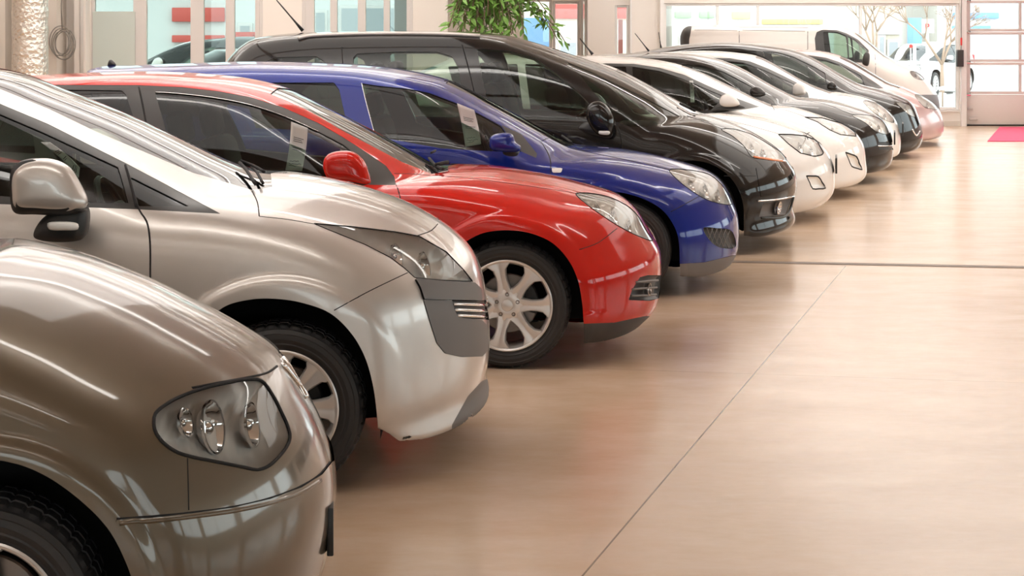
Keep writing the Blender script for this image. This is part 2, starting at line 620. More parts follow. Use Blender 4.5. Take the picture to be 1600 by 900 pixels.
# ------------------------------------------------------------------ wheels
_wheel_cache = {}
def wheel_meshes(kind, R, rim, width=0.21):
    key = (kind, round(R, 3), round(rim, 3))
    if key in _wheel_cache: return _wheel_cache[key]
    big = kind.endswith('_fine')
    n = 216 if big else 64
    # tyre: outer face at y = 0 (towards -y), inner at y = +width
    sw = R - rim
    prof = [(rim - 0.004, 0.012), (rim + 0.002, 0.004), (rim + 0.010, 0.003), (rim + sw * 0.25, -0.006), (rim + sw * 0.30, -0.0045),
            (rim + sw * 0.45, -0.009), (rim + sw * 0.62, -0.0065), (rim + sw * 0.66, -0.0085), (rim + sw * 0.80, 0.000), (R - 0.016, 0.008), (R - 0.007, 0.016), (R - 0.003, 0.026), (R - 0.001, 0.045),
            (R - 0.009, 0.048), (R - 0.009, 0.054), (R, 0.057), (R, width * 0.5 - 0.006), (R - 0.009, width * 0.5 - 0.004), (R - 0.009, width * 0.5 + 0.004), (R, width * 0.5 + 0.006), (R, width - 0.057),
            (R - 0.009, width - 0.054), (R - 0.009, width - 0.048), (R - 0.001, width - 0.045), (R - 0.006, width - 0.018), (R - 0.03, width - 0.002), (rim + 0.01, width - 0.004), (rim - 0.004, width - 0.02)]
    bm = bmesh.new()
    def rf(i, j, r):
        if big and r > R - 0.008 and (i % 5 == 0): return r - 0.006
        return r
    lathe_bm(bm, prof, n, 'Y', radfun=rf)
    tyre = bm_mesh('tyre', bm, angle=0.4)
    # rim
    bm = bmesh.new()
    rr = rim
    bar = [(rr + 0.004, -0.001), (rr - 0.001, -0.004), (rr - 0.008, -0.001), (rr - 0.014, 0.012), (rr - 0.020, 0.030), (rr - 0.024, 0.09), (rr - 0.02, width - 0.02), (rr + 0.003, width - 0.012)]
    lathe_bm(bm, bar, 72 if big else 40, 'Y')
    base = kind.split('_')[0]
    ns = {'seven': 7, 'wide': 8, 'five': 5, 'ten': 10}[base]
    hub = [(0.0, 0.012), (0.030, 0.012), (0.036, 0.010), (0.050, 0.012), (0.078, 0.016), (0.086, 0.022), (0.086, 0.055), (0.0, 0.055)]
    lathe_bm(bm, hub, 40, 'Y')
    for k in range(ns):
        a = 2 * PI * k / ns + (PI / 2 if base != 'seven' else PI / 2 + 0.22)
        steps = [0.06, 0.09, 0.12, 0.15, 0.18, rr - 0.028, rr - 0.010]
        wb = {'seven': [0.040, 0.033, 0.028, 0.029, 0.035, 0.052, 0.078], 'wide': [0.028, 0.026, 0.028, 0.034, 0.042, 0.050, 0.064],
              'five': [0.05, 0.045, 0.042, 0.044, 0.048, 0.06, 0.075], 'ten': [0.02, 0.015, 0.012, 0.012, 0.013, 0.016, 0.02]}[base]
        dep = [0.014, 0.012, 0.009, 0.006, 0.004, 0.003, 0.003]
        rings = []
        for r, hw, d in zip(steps, wb, dep):
            ca, sa = math.cos(a), math.sin(a)
            sec = [(-hw, d + 0.040), (-hw, d + 0.010), (-hw + 0.006, d + 0.001), (-hw * 0.30, d), (-hw * 0.14, d + 0.0035), (hw * 0.14, d + 0.0035), (hw * 0.30, d), (hw - 0.006, d + 0.001), (hw, d + 0.010), (hw, d + 0.040)]
            rings.append([bm.verts.new((r * ca - t * sa, y, r * sa + t * ca)) for t, y in sec])
        for A, B in zip(rings[:-1], rings[1:]):
            for j in range(len(A)):
                jj = (j + 1) % len(A)
                bm.faces.new((A[j], A[jj], B[jj], B[j]))
    rimm = bm_mesh('rim', bm, angle=0.7)
    bm = bmesh.new()
    lathe_bm(bm, [(0.0, 0.004), (0.024, 0.004), (0.029, 0.006), (0.031, 0.013)], 32, 'Y')
    cap = bm_mesh('hub_cap', bm)
    bm = bmesh.new()
    lathe_bm(bm, [(0.0, 0.012), (0.006, 0.012), (0.006, 0.006), (0.009, 0.005), (0.0105, 0.008), (0.0105, 0.018)], 12, 'Y')
    bolt = bm_mesh('bolt', bm)
    bm = bmesh.new()
    lathe_bm(bm, [(0.0, 0.075), (0.08, 0.075), (0.085, 0.09), (0.145, 0.09), (0.15, 0.094), (0.15, 0.115), (0.0, 0.115)], 48, 'Y')
    disc = bm_mesh('brake_disc', bm)
    bm = bmesh.new()
    for i in range(-5, 6):
        a = 0.09 * i + 0.2
        add_box(bm, (0.125 * math.cos(a), 0.085, 0.125 * math.sin(a)), (0.06, 0.05, 0.022), Matrix.Rotation(-a, 3, 'Y'), 0.004, 1)
    cal = bm_mesh('brake_caliper', bm)
    _wheel_cache[key] = (tyre, rimm, cap, bolt, disc, cal)
    return _wheel_cache[key]

def add_wheel(root, x, yside, R, kind, rim, steer=0.0, detail=2, rimmat=None):
    """yside -1: near side (outer face towards -y), +1: far side"""
    tyre, rimm, cap, bolt, disc, cal = wheel_meshes(kind, R, rim)
    for me, mt in ((tyre, M['rubber']), (rimm, rimmat or M['rim']), (cap, M['rim']), (bolt, M['disc']), (disc, M['disc']), (cal, M['black_plastic'])):
        if not me.materials: me.materials.append(mt)
    w = bpy.data.objects.new('wheel', rimm)
    C.objects.link(w)
    w.parent = root
    w.location = (x, yside, R)
    if yside > 0: w.rotation_euler = (0, 0, PI)
    w.rotation_euler.z += steer
    for nm, me in (('tyre', tyre), ('hub_cap', cap), ('brake_disc', disc), ('brake_caliper', cal)):
        if detail < 2 and nm in ('brake_caliper',): continue
        o = bpy.data.objects.new(nm, me); C.objects.link(o); o.parent = w
        if nm in ('hub_cap',): o['label'] = 'smooth centre cap'
    if detail >= 2:
        for k in range(5):
            a = 2 * PI * k / 5 + PI / 2
            o = bpy.data.objects.new('wheel_bolt', bolt); C.objects.link(o); o.parent = w
            o.location = (0.055 * math.cos(a), 0.002, 0.055 * math.sin(a))
    return w

# ------------------------------------------------------------------ blobs out of side outlines
def pillow(name, B, poly, w0, layers, material, parent, smooth=True, mirror=False, curve=0.012, fold=(0, 0)):
    """rounded solid whose side outline is poly (frame pixels at plane w0); layers: (w offset, scale, x shift)"""
    L = np.array([B.unproj(px, py, w0) for px, py in poly])[:, [0, 2]]
    L = catmull(L, curve, closed=True)
    c = L.mean(0)
    n = len(L)
    V = []
    for dw, s, dx in layers:
        q = c + (L - c) * s
        V.append(np.stack([q[:, 0] + dx, np.full(n, w0 + dw), q[:, 1]], 1))
    m = len(layers)
    V = np.concatenate(V + [np.array([[c[0] + layers[0][2], w0 + layers[0][0], c[1]], [c[0] + layers[-1][2], w0 + layers[-1][0], c[1]]])])
    T = []
    for i in range(m - 1):
        for k in range(n):
            a, b = i * n + k, i * n + (k + 1) % n
            T += [(a, b, b + n), (a, b + n, a + n)]
    for k in range(n):
        T.append((m * n, (k + 1) % n, k))
        T.append((m * n + 1, (m - 1) * n + k, (m - 1) * n + (k + 1) % n))
    if mirror: V = (V + np.array([fold[0], fold[1], 0])) * np.array([1, -1, 1])
    bm = bmesh.new()
    vs = [bm.verts.new(p) for p in B.loc(V)]
    for t in T:
        try: bm.faces.new([vs[i] for i in t])
        except ValueError: pass
    return link(name, bm_mesh(name, bm, angle=1.0), material, parent)

FOLD = (-0.24, -0.07)
MIRROR_LAYERS = [(-0.085, 0.30, 0.0), (-0.08, 0.62, 0.0), (-0.06, 0.84, 0.0), (-0.02, 0.97, 0.0), (0.01, 1.0, 0.0), (0.04, 0.98, -0.002), (0.065, 0.88, -0.004), (0.08, 0.66, -0.006), (0.085, 0.3, -0.008)]

def seat_mesh():
    bm = bmesh.new()
    add_box(bm, (0, 0, 0.0), (0.50, 0.50, 0.16), None, 0.05, 3)
    add_box(bm, (-0.30, 0, 0.36), (0.15, 0.48, 0.66), Matrix.Rotation(-0.30, 3, 'Y'), 0.06, 3)
    return bm_mesh('seat', bm)

def headrest_mesh():
    bm = bmesh.new()
    add_box(bm, (0, 0, 0), (0.10, 0.25, 0.17), Matrix.Rotation(-0.2, 3, 'Y'), 0.04, 3)
    return bm_mesh('headrest', bm)

def steering_mesh():
    bm = bmesh.new()
    n, m = 40, 8
    rings = []
    for i in range(n):
        a = 2 * PI * i / n
        ring = []
        for j in range(m):
            b = 2 * PI * j / m
            r = 0.185 + 0.015 * math.cos(b)
            ring.append(bm.verts.new((0.015 * math.sin(b), r * math.cos(a), r * math.sin(a))))
        rings.append(ring)
    for i in range(n):
        A, Bb = rings[i], rings[(i + 1) % n]
        for j in range(m):
            bm.faces.new((A[j], A[(j + 1) % m], Bb[(j + 1) % m], Bb[j]))
    add_box(bm, (0.02, 0, 0), (0.05, 0.15, 0.13), None, 0.02, 2)
    add_box(bm, (0.01, 0, 0.0), (0.02, 0.36, 0.035), None, 0.008, 1)
    add_box(bm, (0.01, 0, -0.09), (0.02, 0.04, 0.17), None, 0.008, 1)
    return bm_mesh('steering_wheel', bm)

_seat = _hr = _st = None

# ------------------------------------------------------------------ a whole car
def make_car(sp):
    global _seat, _hr, _st
    B = Body(sp)
    R = sp.get('R', 0.315)
    fx = B.unproj(sp['wheel'][0], sp['wheel'][1], B.W - 0.03)[0]
    rx = fx - sp.get('wb', 2.65)
    if 'rx' in sp: rx = sp['rx']
    Ra = sp.get('Ra', R + 0.06)
    B.off = -B.xr / 2
    amt = sp.get('flare', 0.016)
    B.flares = ((fx, R + 0.01, Ra + sp.get('flw', 0.055), amt), (rx, R + 0.01, Ra + sp.get('flw', 0.055), amt))
    B.build()
    root = empty(sp['name'], (0, 0, 0), 0, sp['label'], sp.get('cat', 'car'))
    base = B.Cw + B.fwd * (-B.off)
    root.location = (base[0], base[1], 0)
    root.rotation_euler = (0, 0, -B.alpha)

    def arch_poly(cx, cz, r):
        a = np.linspace(PI, 0, 40)
        p = [(cx + r * math.cos(t), cz + r * math.sin(t)) for t in a]
        return [(cx - r - 0.0, -0.2)] + p + [(cx + r + 0.0, -0.2)]
    if 'arch' in sp:
        front = catmull([B.unproj(px, py, B.W - 0.01)[[0, 2]] for px, py in sp['arch']], 0.015)
        front = [(front[0][0], -0.2)] + [tuple(p) for p in front] + [(front[-1][0], -0.2)]
    else:
        front = arch_poly(fx, R + 0.01, Ra)
    rear = arch_poly(rx, R + 0.01, Ra)
    B.cut_xz('wheel_arch', front, 0.42)
    B.cut_xz('wheel_arch_rear', rear, 0.42)
    order = ['wheel_arch', 'wheel_arch_rear']
    info = {}
    for i, rg in enumerate(sp['regions']):
        key = rg['name'] + '#%d' % i
        B.cut_px(key, rg['poly'], rg.get('cond', 'side'), rg.get('smooth', False))
        order.append(key)
        info[key] = rg
    # tailgate glass
    V, T = B.V, B.T
    N = B.grad(V)
    N /= np.linalg.norm(N, axis=1, keepdims=True) + 1e-9
    zb = sp.get('zb', 0.93) - sp.get('zbs', -0.05) * 0 + 0.10
    if sp.get('tail_glass', True):
        rp = np.full(len(V), 1.0)
        ids = np.nonzero((V[:, 0] < B.xr + 1.0) & (N[:, 0] < -0.25))[0]
        rz0, rz1 = zb + 0.08, sp.get('roofz', 1.5) - 0.13
        rp[ids] = np.maximum(np.maximum(V[ids, 1] - 0.52, rz0 - V[ids, 2]), V[ids, 2] - rz1)
        B.cut('tail_window#', rp)
        order.append('tail_window#')
        info['tail_window#'] = dict(name='tail_window', mat='dark_glass', glass=True, join=True)
    V, T = B.V, B.T
    N = B.grad(V)
    N /= np.linalg.norm(N, axis=1, keepdims=True) + 1e-9
    lab = np.full(len(T), -1)
    for i in range(len(order) - 1, -1, -1):
        lab[B.reg[order[i]]] = i
    # priority: earlier in the list wins
    T = orient(V, T, N)
    paint = sp['paint']
    glass_tris = np.zeros(len(T), bool)

    def patch(name, sel, material, off=0.0, join=True, bowl=None, sides=(1, -1), label=None, parent=root):
        if not sel.any(): return []
        Tp = T[sel]
        v, n, t, u = compact(V, N, Tp)
        if bowl:
            d = edge_dist(v, t)
            depth = bowl[0] * (1 - np.exp(-d * bowl[1] * 2.0 / bowl[0])) + bowl[2] * np.sin(v[:, 0] * bowl[3]) * np.clip(d / 0.03, 0, 1)
            v = v - n * (depth + 0.004)[:, None]
            nn = None
        else:
            v = v + n * off
            nn = n
        outs = []
        Ms = []
        for s in sides:
            vv = v * np.array([1, s, 1])
            tt = t if s == 1 else t[:, ::-1]
            Ms.append((vv, tt, None if nn is None else nn * np.array([1, s, 1])))
        if join and len(Ms) == 2:
            vv = np.concatenate([Ms[0][0], Ms[1][0]])
            tt = np.concatenate([Ms[0][1], Ms[1][1] + len(v)])
            nn2 = None if nn is None else np.concatenate([Ms[0][2], Ms[1][2]])
            Ms = [(vv, tt, nn2)]
        for vv, tt, n2 in Ms:
            L = B.loc(vv)
            tt = tt  # loc() mirrors y: swap winding
            me = mesh_np(name, L, tt[:, ::-1], None if n2 is None else np.stack([n2[:, 0], -n2[:, 1], n2[:, 2]], 1))
            o = link(name, me, material, parent)
            if label: o['label'] = label
            outs.append(o)
        return outs

    body_sel = lab == -1
    patch('body_shell', body_sel, paint)
    for i, key in enumerate(order):
        if key.startswith('wheel_arch'): continue
        rg = info[key]
        sel = lab == i
        if not sel.any(): continue
        mt = rg.get('mat')
        mt = paint if mt in (None, 'paint') else (M[mt] if isinstance(mt, str) else mt)
        if rg.get('glass'): glass_tris |= sel
        if rg.get('lamp'):
            outs = patch(rg['name'], sel, M['reflector'], join=False, bowl=rg.get('bowl', (0.075, 1.3, 0.003, 160.0)), label=rg.get('label'))
            for o, s in zip(outs, (1, -1)):
                patch('lens', sel, M['lens'], join=True, sides=(s,), parent=o, off=0.0)
                # rim line round the lamp
                t2 = T[sel]
                be = boundary_edges(t2)
                loop = order_loop(be)
                if loop is not None and len(loop) > 8:
                    pts = V[loop] * np.array([1, s, 1]) + N[loop] * np.array([1, s, 1]) * 0.0005
                    pts = np.concatenate([pts, pts[:1]])[::2] if len(pts) > 60 else np.concatenate([pts, pts[:1]])
                    tube('lamp_seal', B.loc(pts), rg.get('seal', 0.0028), M['seam'], o, 5)
                for (lx, ly, lr) in rg.get('bulbs', ()):
                    h = B.hit([(lx, ly)])[0]
                    gn = B.grad(h[None])[0]; gn /= np.linalg.norm(gn)
                    ax_ = gn * 0.75 + np.array([0.5, 0, 0]); ax_[2] *= 0.5; ax_ /= np.linalg.norm(ax_)
                    e1 = np.cross(ax_, [0, 0, 1.0]); e1 /= np.linalg.norm(e1); e2 = np.cross(ax_, e1)
                    h = h - gn * 0.018
                    for _ in range(14):
                        ring = np.array([h + (lr + 0.004) * (math.cos(t) * e1 + math.sin(t) * e2) for t in np.linspace(0, 2 * PI, 12)])
                        if B.Fn(ring[:, 0], ring[:, 1], ring[:, 2]).max() < -0.006: break
                        h = h - gn * 0.005; lr *= 0.97
                    h[1] *= s
                    bm = bmesh.new()
                    pf = [(lr, 0.0), (lr * 0.93, -lr * 0.12), (lr * 0.78, -lr * 0.35), (lr * 0.45, -lr * 0.55), (0.006, -lr * 0.6)]
                    lathe_bm(bm, pf, 28, 'X')
                    lathe_bm(bm, [(lr + 0.004, -0.004), (lr + 0.004, 0.003), (lr - 0.001, 0.003)], 28, 'X')
                    bmesh.ops.create_uvsphere(bm, u_segments=16, v_segments=10, radius=lr * 0.3, matrix=Matrix.Translation((-lr * 0.3, 0, 0)))
                    lb = link('lamp_bowl', bm_mesh('lamp_bowl', bm), M['chrome'], o, tuple(B.loc(h[None])[0])); lb.rotation_mode = 'QUATERNION'; lb.rotation_quaternion = Vector((ax_[0], -s * ax_[1], ax_[2])).to_track_quat('X', 'Z')
            continue
        if rg.get('bowl'):
            patch(rg['name'], sel, mt, join=rg.get('join', False), bowl=rg['bowl'], label=rg.get('label'))
        else:
            patch(rg['name'], sel, mt, off=rg.get('off', 0.0), join=rg.get('join', False), label=rg.get('label'))
    # cabin lining: the inside of the shell round the glass
    cow = sp.get('cowl', -1.0)
    cent = V[T].mean(1)
    sel = (~glass_tris) & (lab != 0) & (lab != 1) & (cent[:, 0] < cow) & (cent[:, 2] > 0.45)
    if sel.any():
        Tp = T[sel]
        v, n, t, u = compact(V, N, Tp)
        v2 = v - n * 0.028
        gb = boundary_edges(T[glass_tris]) if glass_tris.any() else np.zeros((0, 2), int)
        a, b = V[gb[:, 0]] - N[gb[:, 0]] * 0.004, V[gb[:, 1]] - N[gb[:, 1]] * 0.004
        a2, b2 = V[gb[:, 0]] - N[gb[:, 0]] * 0.028, V[gb[:, 1]] - N[gb[:, 1]] * 0.028
        k = len(v2); m = len(gb)
        vv = np.concatenate([v2, a, b, a2, b2])
        i = np.arange(m)
        st = np.concatenate([np.stack([k + i, k + m + i, k + 3 * m + i], 1), np.stack([k + i, k + 3 * m + i, k + 2 * m + i], 1)])
        tt = np.concatenate([t[:, ::-1], st])
        far = vv * np.array([1, -1, 1])
        V2 = np.concatenate([vv, far]); T2 = np.concatenate([tt, tt[:, ::-1] + len(vv)])
        link('cabin_lining', mesh_np('cabin_lining', B.loc(V2), T2[:, ::-1]), M[sp.get('lining', 'lining')], root)
    # wheel wells
    for poly, cx in ((front, fx), (rear, rx)):
        P = np.array(poly)
        P = P[P[:, 1] > 0.19]
        P = (P - [cx, R]) * 1.015 + [cx, R]
        P = np.concatenate([[[P[0, 0], 0.19]], P, [[P[-1, 0], 0.19]]])
        for s in (1, -1):
            bm = bmesh.new()
            wo = [float(B.Wz(np.array([p[0]]), np.array([p[1]]))[0]) - 0.012 for p in P]
            if sp.get('plan', 0.34) > 0:
                # stay behind the skin where the nose rounds off
                for ii, p in enumerate(P):
                    w = wo[ii]
                    for _ in range(30):
                        if B.Fn(np.array([p[0]]), np.array([w]), np.array([max(p[1], 0.25)]))[0] > -0.010: w -= 0.01
                        else: break
                    wo[ii] = w
            o1 = [bm.verts.new(B.loc([[p[0], s * w, p[1]]])[0]) for p, w in zip(P, wo)]
            o2 = [bm.verts.new(B.loc([[p[0], s * 0.40, p[1]]])[0]) for p in P]
            for i in range(len(P) - 1):
                bm.faces.new((o1[i], o1[i + 1], o2[i + 1], o2[i]))
            bm.faces.new(o2)
            link('wheel_well', bm_mesh('wheel_well', bm), M['well'], root)
    # wheels
    kind = sp.get('wheelkind', 'five')
    det = sp.get('detail', 1)
    inset = sp.get('inset', 0.035)
    for (wx, st) in ((fx, sp.get('steer', 0.0)), (rx, 0.0)):
        for s in (-1, 1):
            add_wheel(root, wx + B.off, s * (B.W - inset), R, kind, sp.get('rimr', 0.225), st, det if (s == -1 and wx == fx) else 0)
    # cabin
    cw = cow
    seatx = cw - 1.05
    if sp.get('cabin', True):
        if _seat is None:
            _seat, _hr, _st = seat_mesh(), headrest_mesh(), steering_mesh()
            _seat.materials.append(M['seat']); _hr.materials.append(M['seat']); _st.materials.append(M['black_plastic'])
        for (dx) in ([0.0, -0.85] if -B.xr > 3.9 and sp.get('cat', 'car') != 'van' else [0.0]):
            for s in (-0.36, 0.36):
                so = bpy.data.objects.new('seat', _seat); C.objects.link(so); so.parent = root
                so.location = (seatx + dx + B.off, s, sp.get('seatz', 0.52))
                ho = bpy.data.objects.new('headrest', _hr); C.objects.link(ho); ho.parent = so
                ho.location = (-0.41, 0, 0.76)
        bm = bmesh.new()
        dz = sp.get('dashz', sp.get('zb', 0.93) - 0.02)
        add_box(bm, (cw - 0.30 + B.off, 0, dz - 0.19), (0.36, 2 * B.W - 0.52, 0.28), None, 0.06, 3)
        link('dashboard', bm_mesh('dashboard', bm), M['lining'], root)
        so = bpy.data.objects.new('steering_wheel', _st); C.objects.link(so); so.parent = root
        so.location = (cw - 0.62 + B.off, -0.36 if sp.get('lhd', False) else 0.36, dz - 0.04)
        so.rotation_euler = (0, -0.45, 0)
    # seams
    for nm, pts, r in sp.get('seams', ()):
        P = B.hit(catmull(pts, 8.0), lift=-r * 0.35)
        for s in (1, -1):
            tube(nm, B.loc(P * np.array([1, s, 1])), r, M['seam'], root, 5)
    for nm, pts, r, mt, lift in sp.get('strips', ()):
        P = B.hit(catmull(pts, 6.0), lift=lift)
        for s in (1, -1):
            tube(nm, B.loc(P * np.array([1, s, 1])), r, M[mt] if isinstance(mt, str) else mt, root, 6)
    # mirrors
    if 'mirror' in sp:
        mm = sp['mirror']
        for s in (False, True):
            o = pillow('door_mirror', B, mm['poly'], B.W + mm.get('out', 0.10), MIRROR_LAYERS, paint if mm.get('mat') is None else M[mm['mat']], root, mirror=s, fold=FOLD)
            if 'base' in mm:
                pillow('mirror_foot', B, mm['base'], B.W + mm.get('bout', 0.02), [(-0.12, 0.7, -0.01), (-0.05, 0.9, 0), (0.05, 1.0, 0), (0.08, 0.92, 0), (0.095, 0.6, 0)], M['black_plastic'], o, mirror=s, fold=FOLD)
            if 'back' in mm:
                pillow('mirror_surround', B, mm['back'], B.W + mm.get('out', 0.10), [(-0.08, 0.5, 0), (-0.05, 0.85, 0), (0, 1.0, 0), (0.05, 0.97, 0), (0.072, 0.7, 0)], M['black_plastic'], o, mirror=s, fold=FOLD)
            if 'lamp' in mm:
                pillow('indicator_lamp', B, mm['lamp'], B.W + mm.get('lout', 0.11), [(-0.02, 0.9, 0), (0.0, 1.0, 0), (0.008, 0.85, 0), (0.011, 0.4, 0)], M['reflector'], o, mirror=s, fold=FOLD)
    for nm, qx, qy, lr, mt in sp.get('rounds', ()):
        h = B.hit([(qx, qy)], lift=0.002)[0]
        gn = B.grad(h[None])[0] + np.array([0.5, 0, 0]); gn /= np.linalg.norm(gn)
        for s in (1, -1):
            bm = bmesh.new()
            lathe_bm(bm, [(lr, -0.02), (lr, 0.004), (lr * 0.86, 0.004), (lr * 0.80, -0.008), (lr * 0.4, -0.014), (0.0, -0.016)], 28, 'X')
            o = link(nm, bm_mesh(nm, bm), M[mt], root, tuple(B.loc(h[None] * np.array([1, s, 1]))[0]))
            o.rotation_mode = 'QUATERNION'; o.rotation_quaternion = Vector((gn[0], -s * gn[1], gn[2])).to_track_quat('X', 'Z')
    # wipers
    for w in sp.get('wipers', ()):
        P = B.hit(catmull(w[0], 5.0), lift=w[1])
        tube('wiper', B.loc(P), w[2] * 0.8, M['seam'], root, 6)
    if 'antenna' in sp:
        (ax, ay), (bx, by) = sp['antenna']
        w0 = sp.get('antw', 0.0)
        P = np.array([B.unproj(ax, ay, w0), B.unproj(bx, by, w0)])
        rad = sp.get('antr', 0.004)
        o = tube('antenna', B.loc(np.linspace(P[0], P[1], 5)), [rad * 2.6, rad * 1.4, rad, rad, rad * 0.8], M['black_plastic'], root, 8)
    if 'fin' in sp:
        pillow('antenna_fin', B, sp['fin'], 0.0, [(-0.025, 0.5, 0), (-0.012, 0.95, 0), (0.012, 0.95, 0), (0.025, 0.5, 0)], M['black_plastic'], root)
    if 'plate' in sp:
        z0, z1 = sp['plate']
        box('licence_plate', (B.off + sp.get('platex', 0.012), 0, (z0 + z1) / 2), (0.018, 0.52, z1 - z0), M['black_plastic'], root, 0.004)
    if 'tail' in sp or True:
        zt = sp.get('zb', 0.93) - 0.02
        for s in (-1, 1):
            P = []
            w = B.W - 0.16
            x = B.xr
            # find the skin behind
            xs = np.linspace(B.xr - 0.1, B.xr + 1.2, 200)
            f = B.Fn(xs, np.full(200, w), np.full(200, zt))
            k = np.nonzero(f < 0)[0]
            xx = xs[k[0]] if len(k) else B.xr
            box('tail_lamp', tuple(B.loc([[xx + 0.02, -s * w, zt]])[0]), (0.07, 0.18, 0.26), M['red_lens'], root, 0.02)
    return root, B

def order_loop(E):
    nxt = {}
    for a, b in E.tolist(): nxt.setdefault(a, []).append(b)
    best = None
    seen = set()
    for s in list(nxt):
        if s in seen: continue
        loop = [s]; seen.add(s); cur = s
        while True:
            c = [b for b in nxt.get(cur, []) if b not in seen]
            if not c: break
            cur = c[0]; loop.append(cur); seen.add(cur)
        if best is None or len(loop) > len(best): best = loop
    return np.array(best) if best else None

def rg(name, poly, mat=None, **k):
    d = dict(name=name, poly=poly, mat=mat); d.update(k); return d

# ------------------------------------------------------------------ paints
M['p_silver'] = flake(mat('silver_paint', (0.64, 0.60, 0.565), 0.34, 0.55, 1.0, 0.07, spec=0.2))
M['p_red'] = mat('red_paint', (0.56, 0.014, 0.008), 0.35, 0.0, 1.0, 0.07, spec=0.0)
M['p_blue'] = flake(mat('blue_paint', (0.008, 0.022, 0.21), 0.35, 0.25, 1.0, 0.07, spec=0.0))
M['p_black'] = mat('black_paint', (0.012, 0.010, 0.009), 0.3, 0.0, 1.0, 0.07, spec=0.0)
M['p_black2'] = mat('black_metallic_paint', (0.020, 0.017, 0.016), 0.3, 0.1, 1.0, 0.07, spec=0.0)
M['p_white'] = mat('white_paint', (0.84, 0.80, 0.775), 0.35, 0.0, 1.0, 0.07, spec=0.0)
M['p_pink'] = flake(mat('rose_paint', (0.60, 0.42, 0.41), 0.35, 0.45, 1.0, 0.07))
M['p_olive'] = flake(mat('olive_grey_paint', (0.13, 0.097, 0.062), 0.36, 0.45, 1.0, 0.07))
M['p_van'] = mat('van_white_paint', (0.74, 0.68, 0.63), 0.45, 0.0, 0.6)

def tail_pts(xr, zr):
    return [('l', xr + 0.25, 0.24), ('l', xr + 0.04, 0.36), ('l', xr, 0.60), ('l', xr + 0.03, 0.85), ('l', xr + 0.12, 1.06), ('l', xr + 0.38, zr - 0.17)]

CARS = []

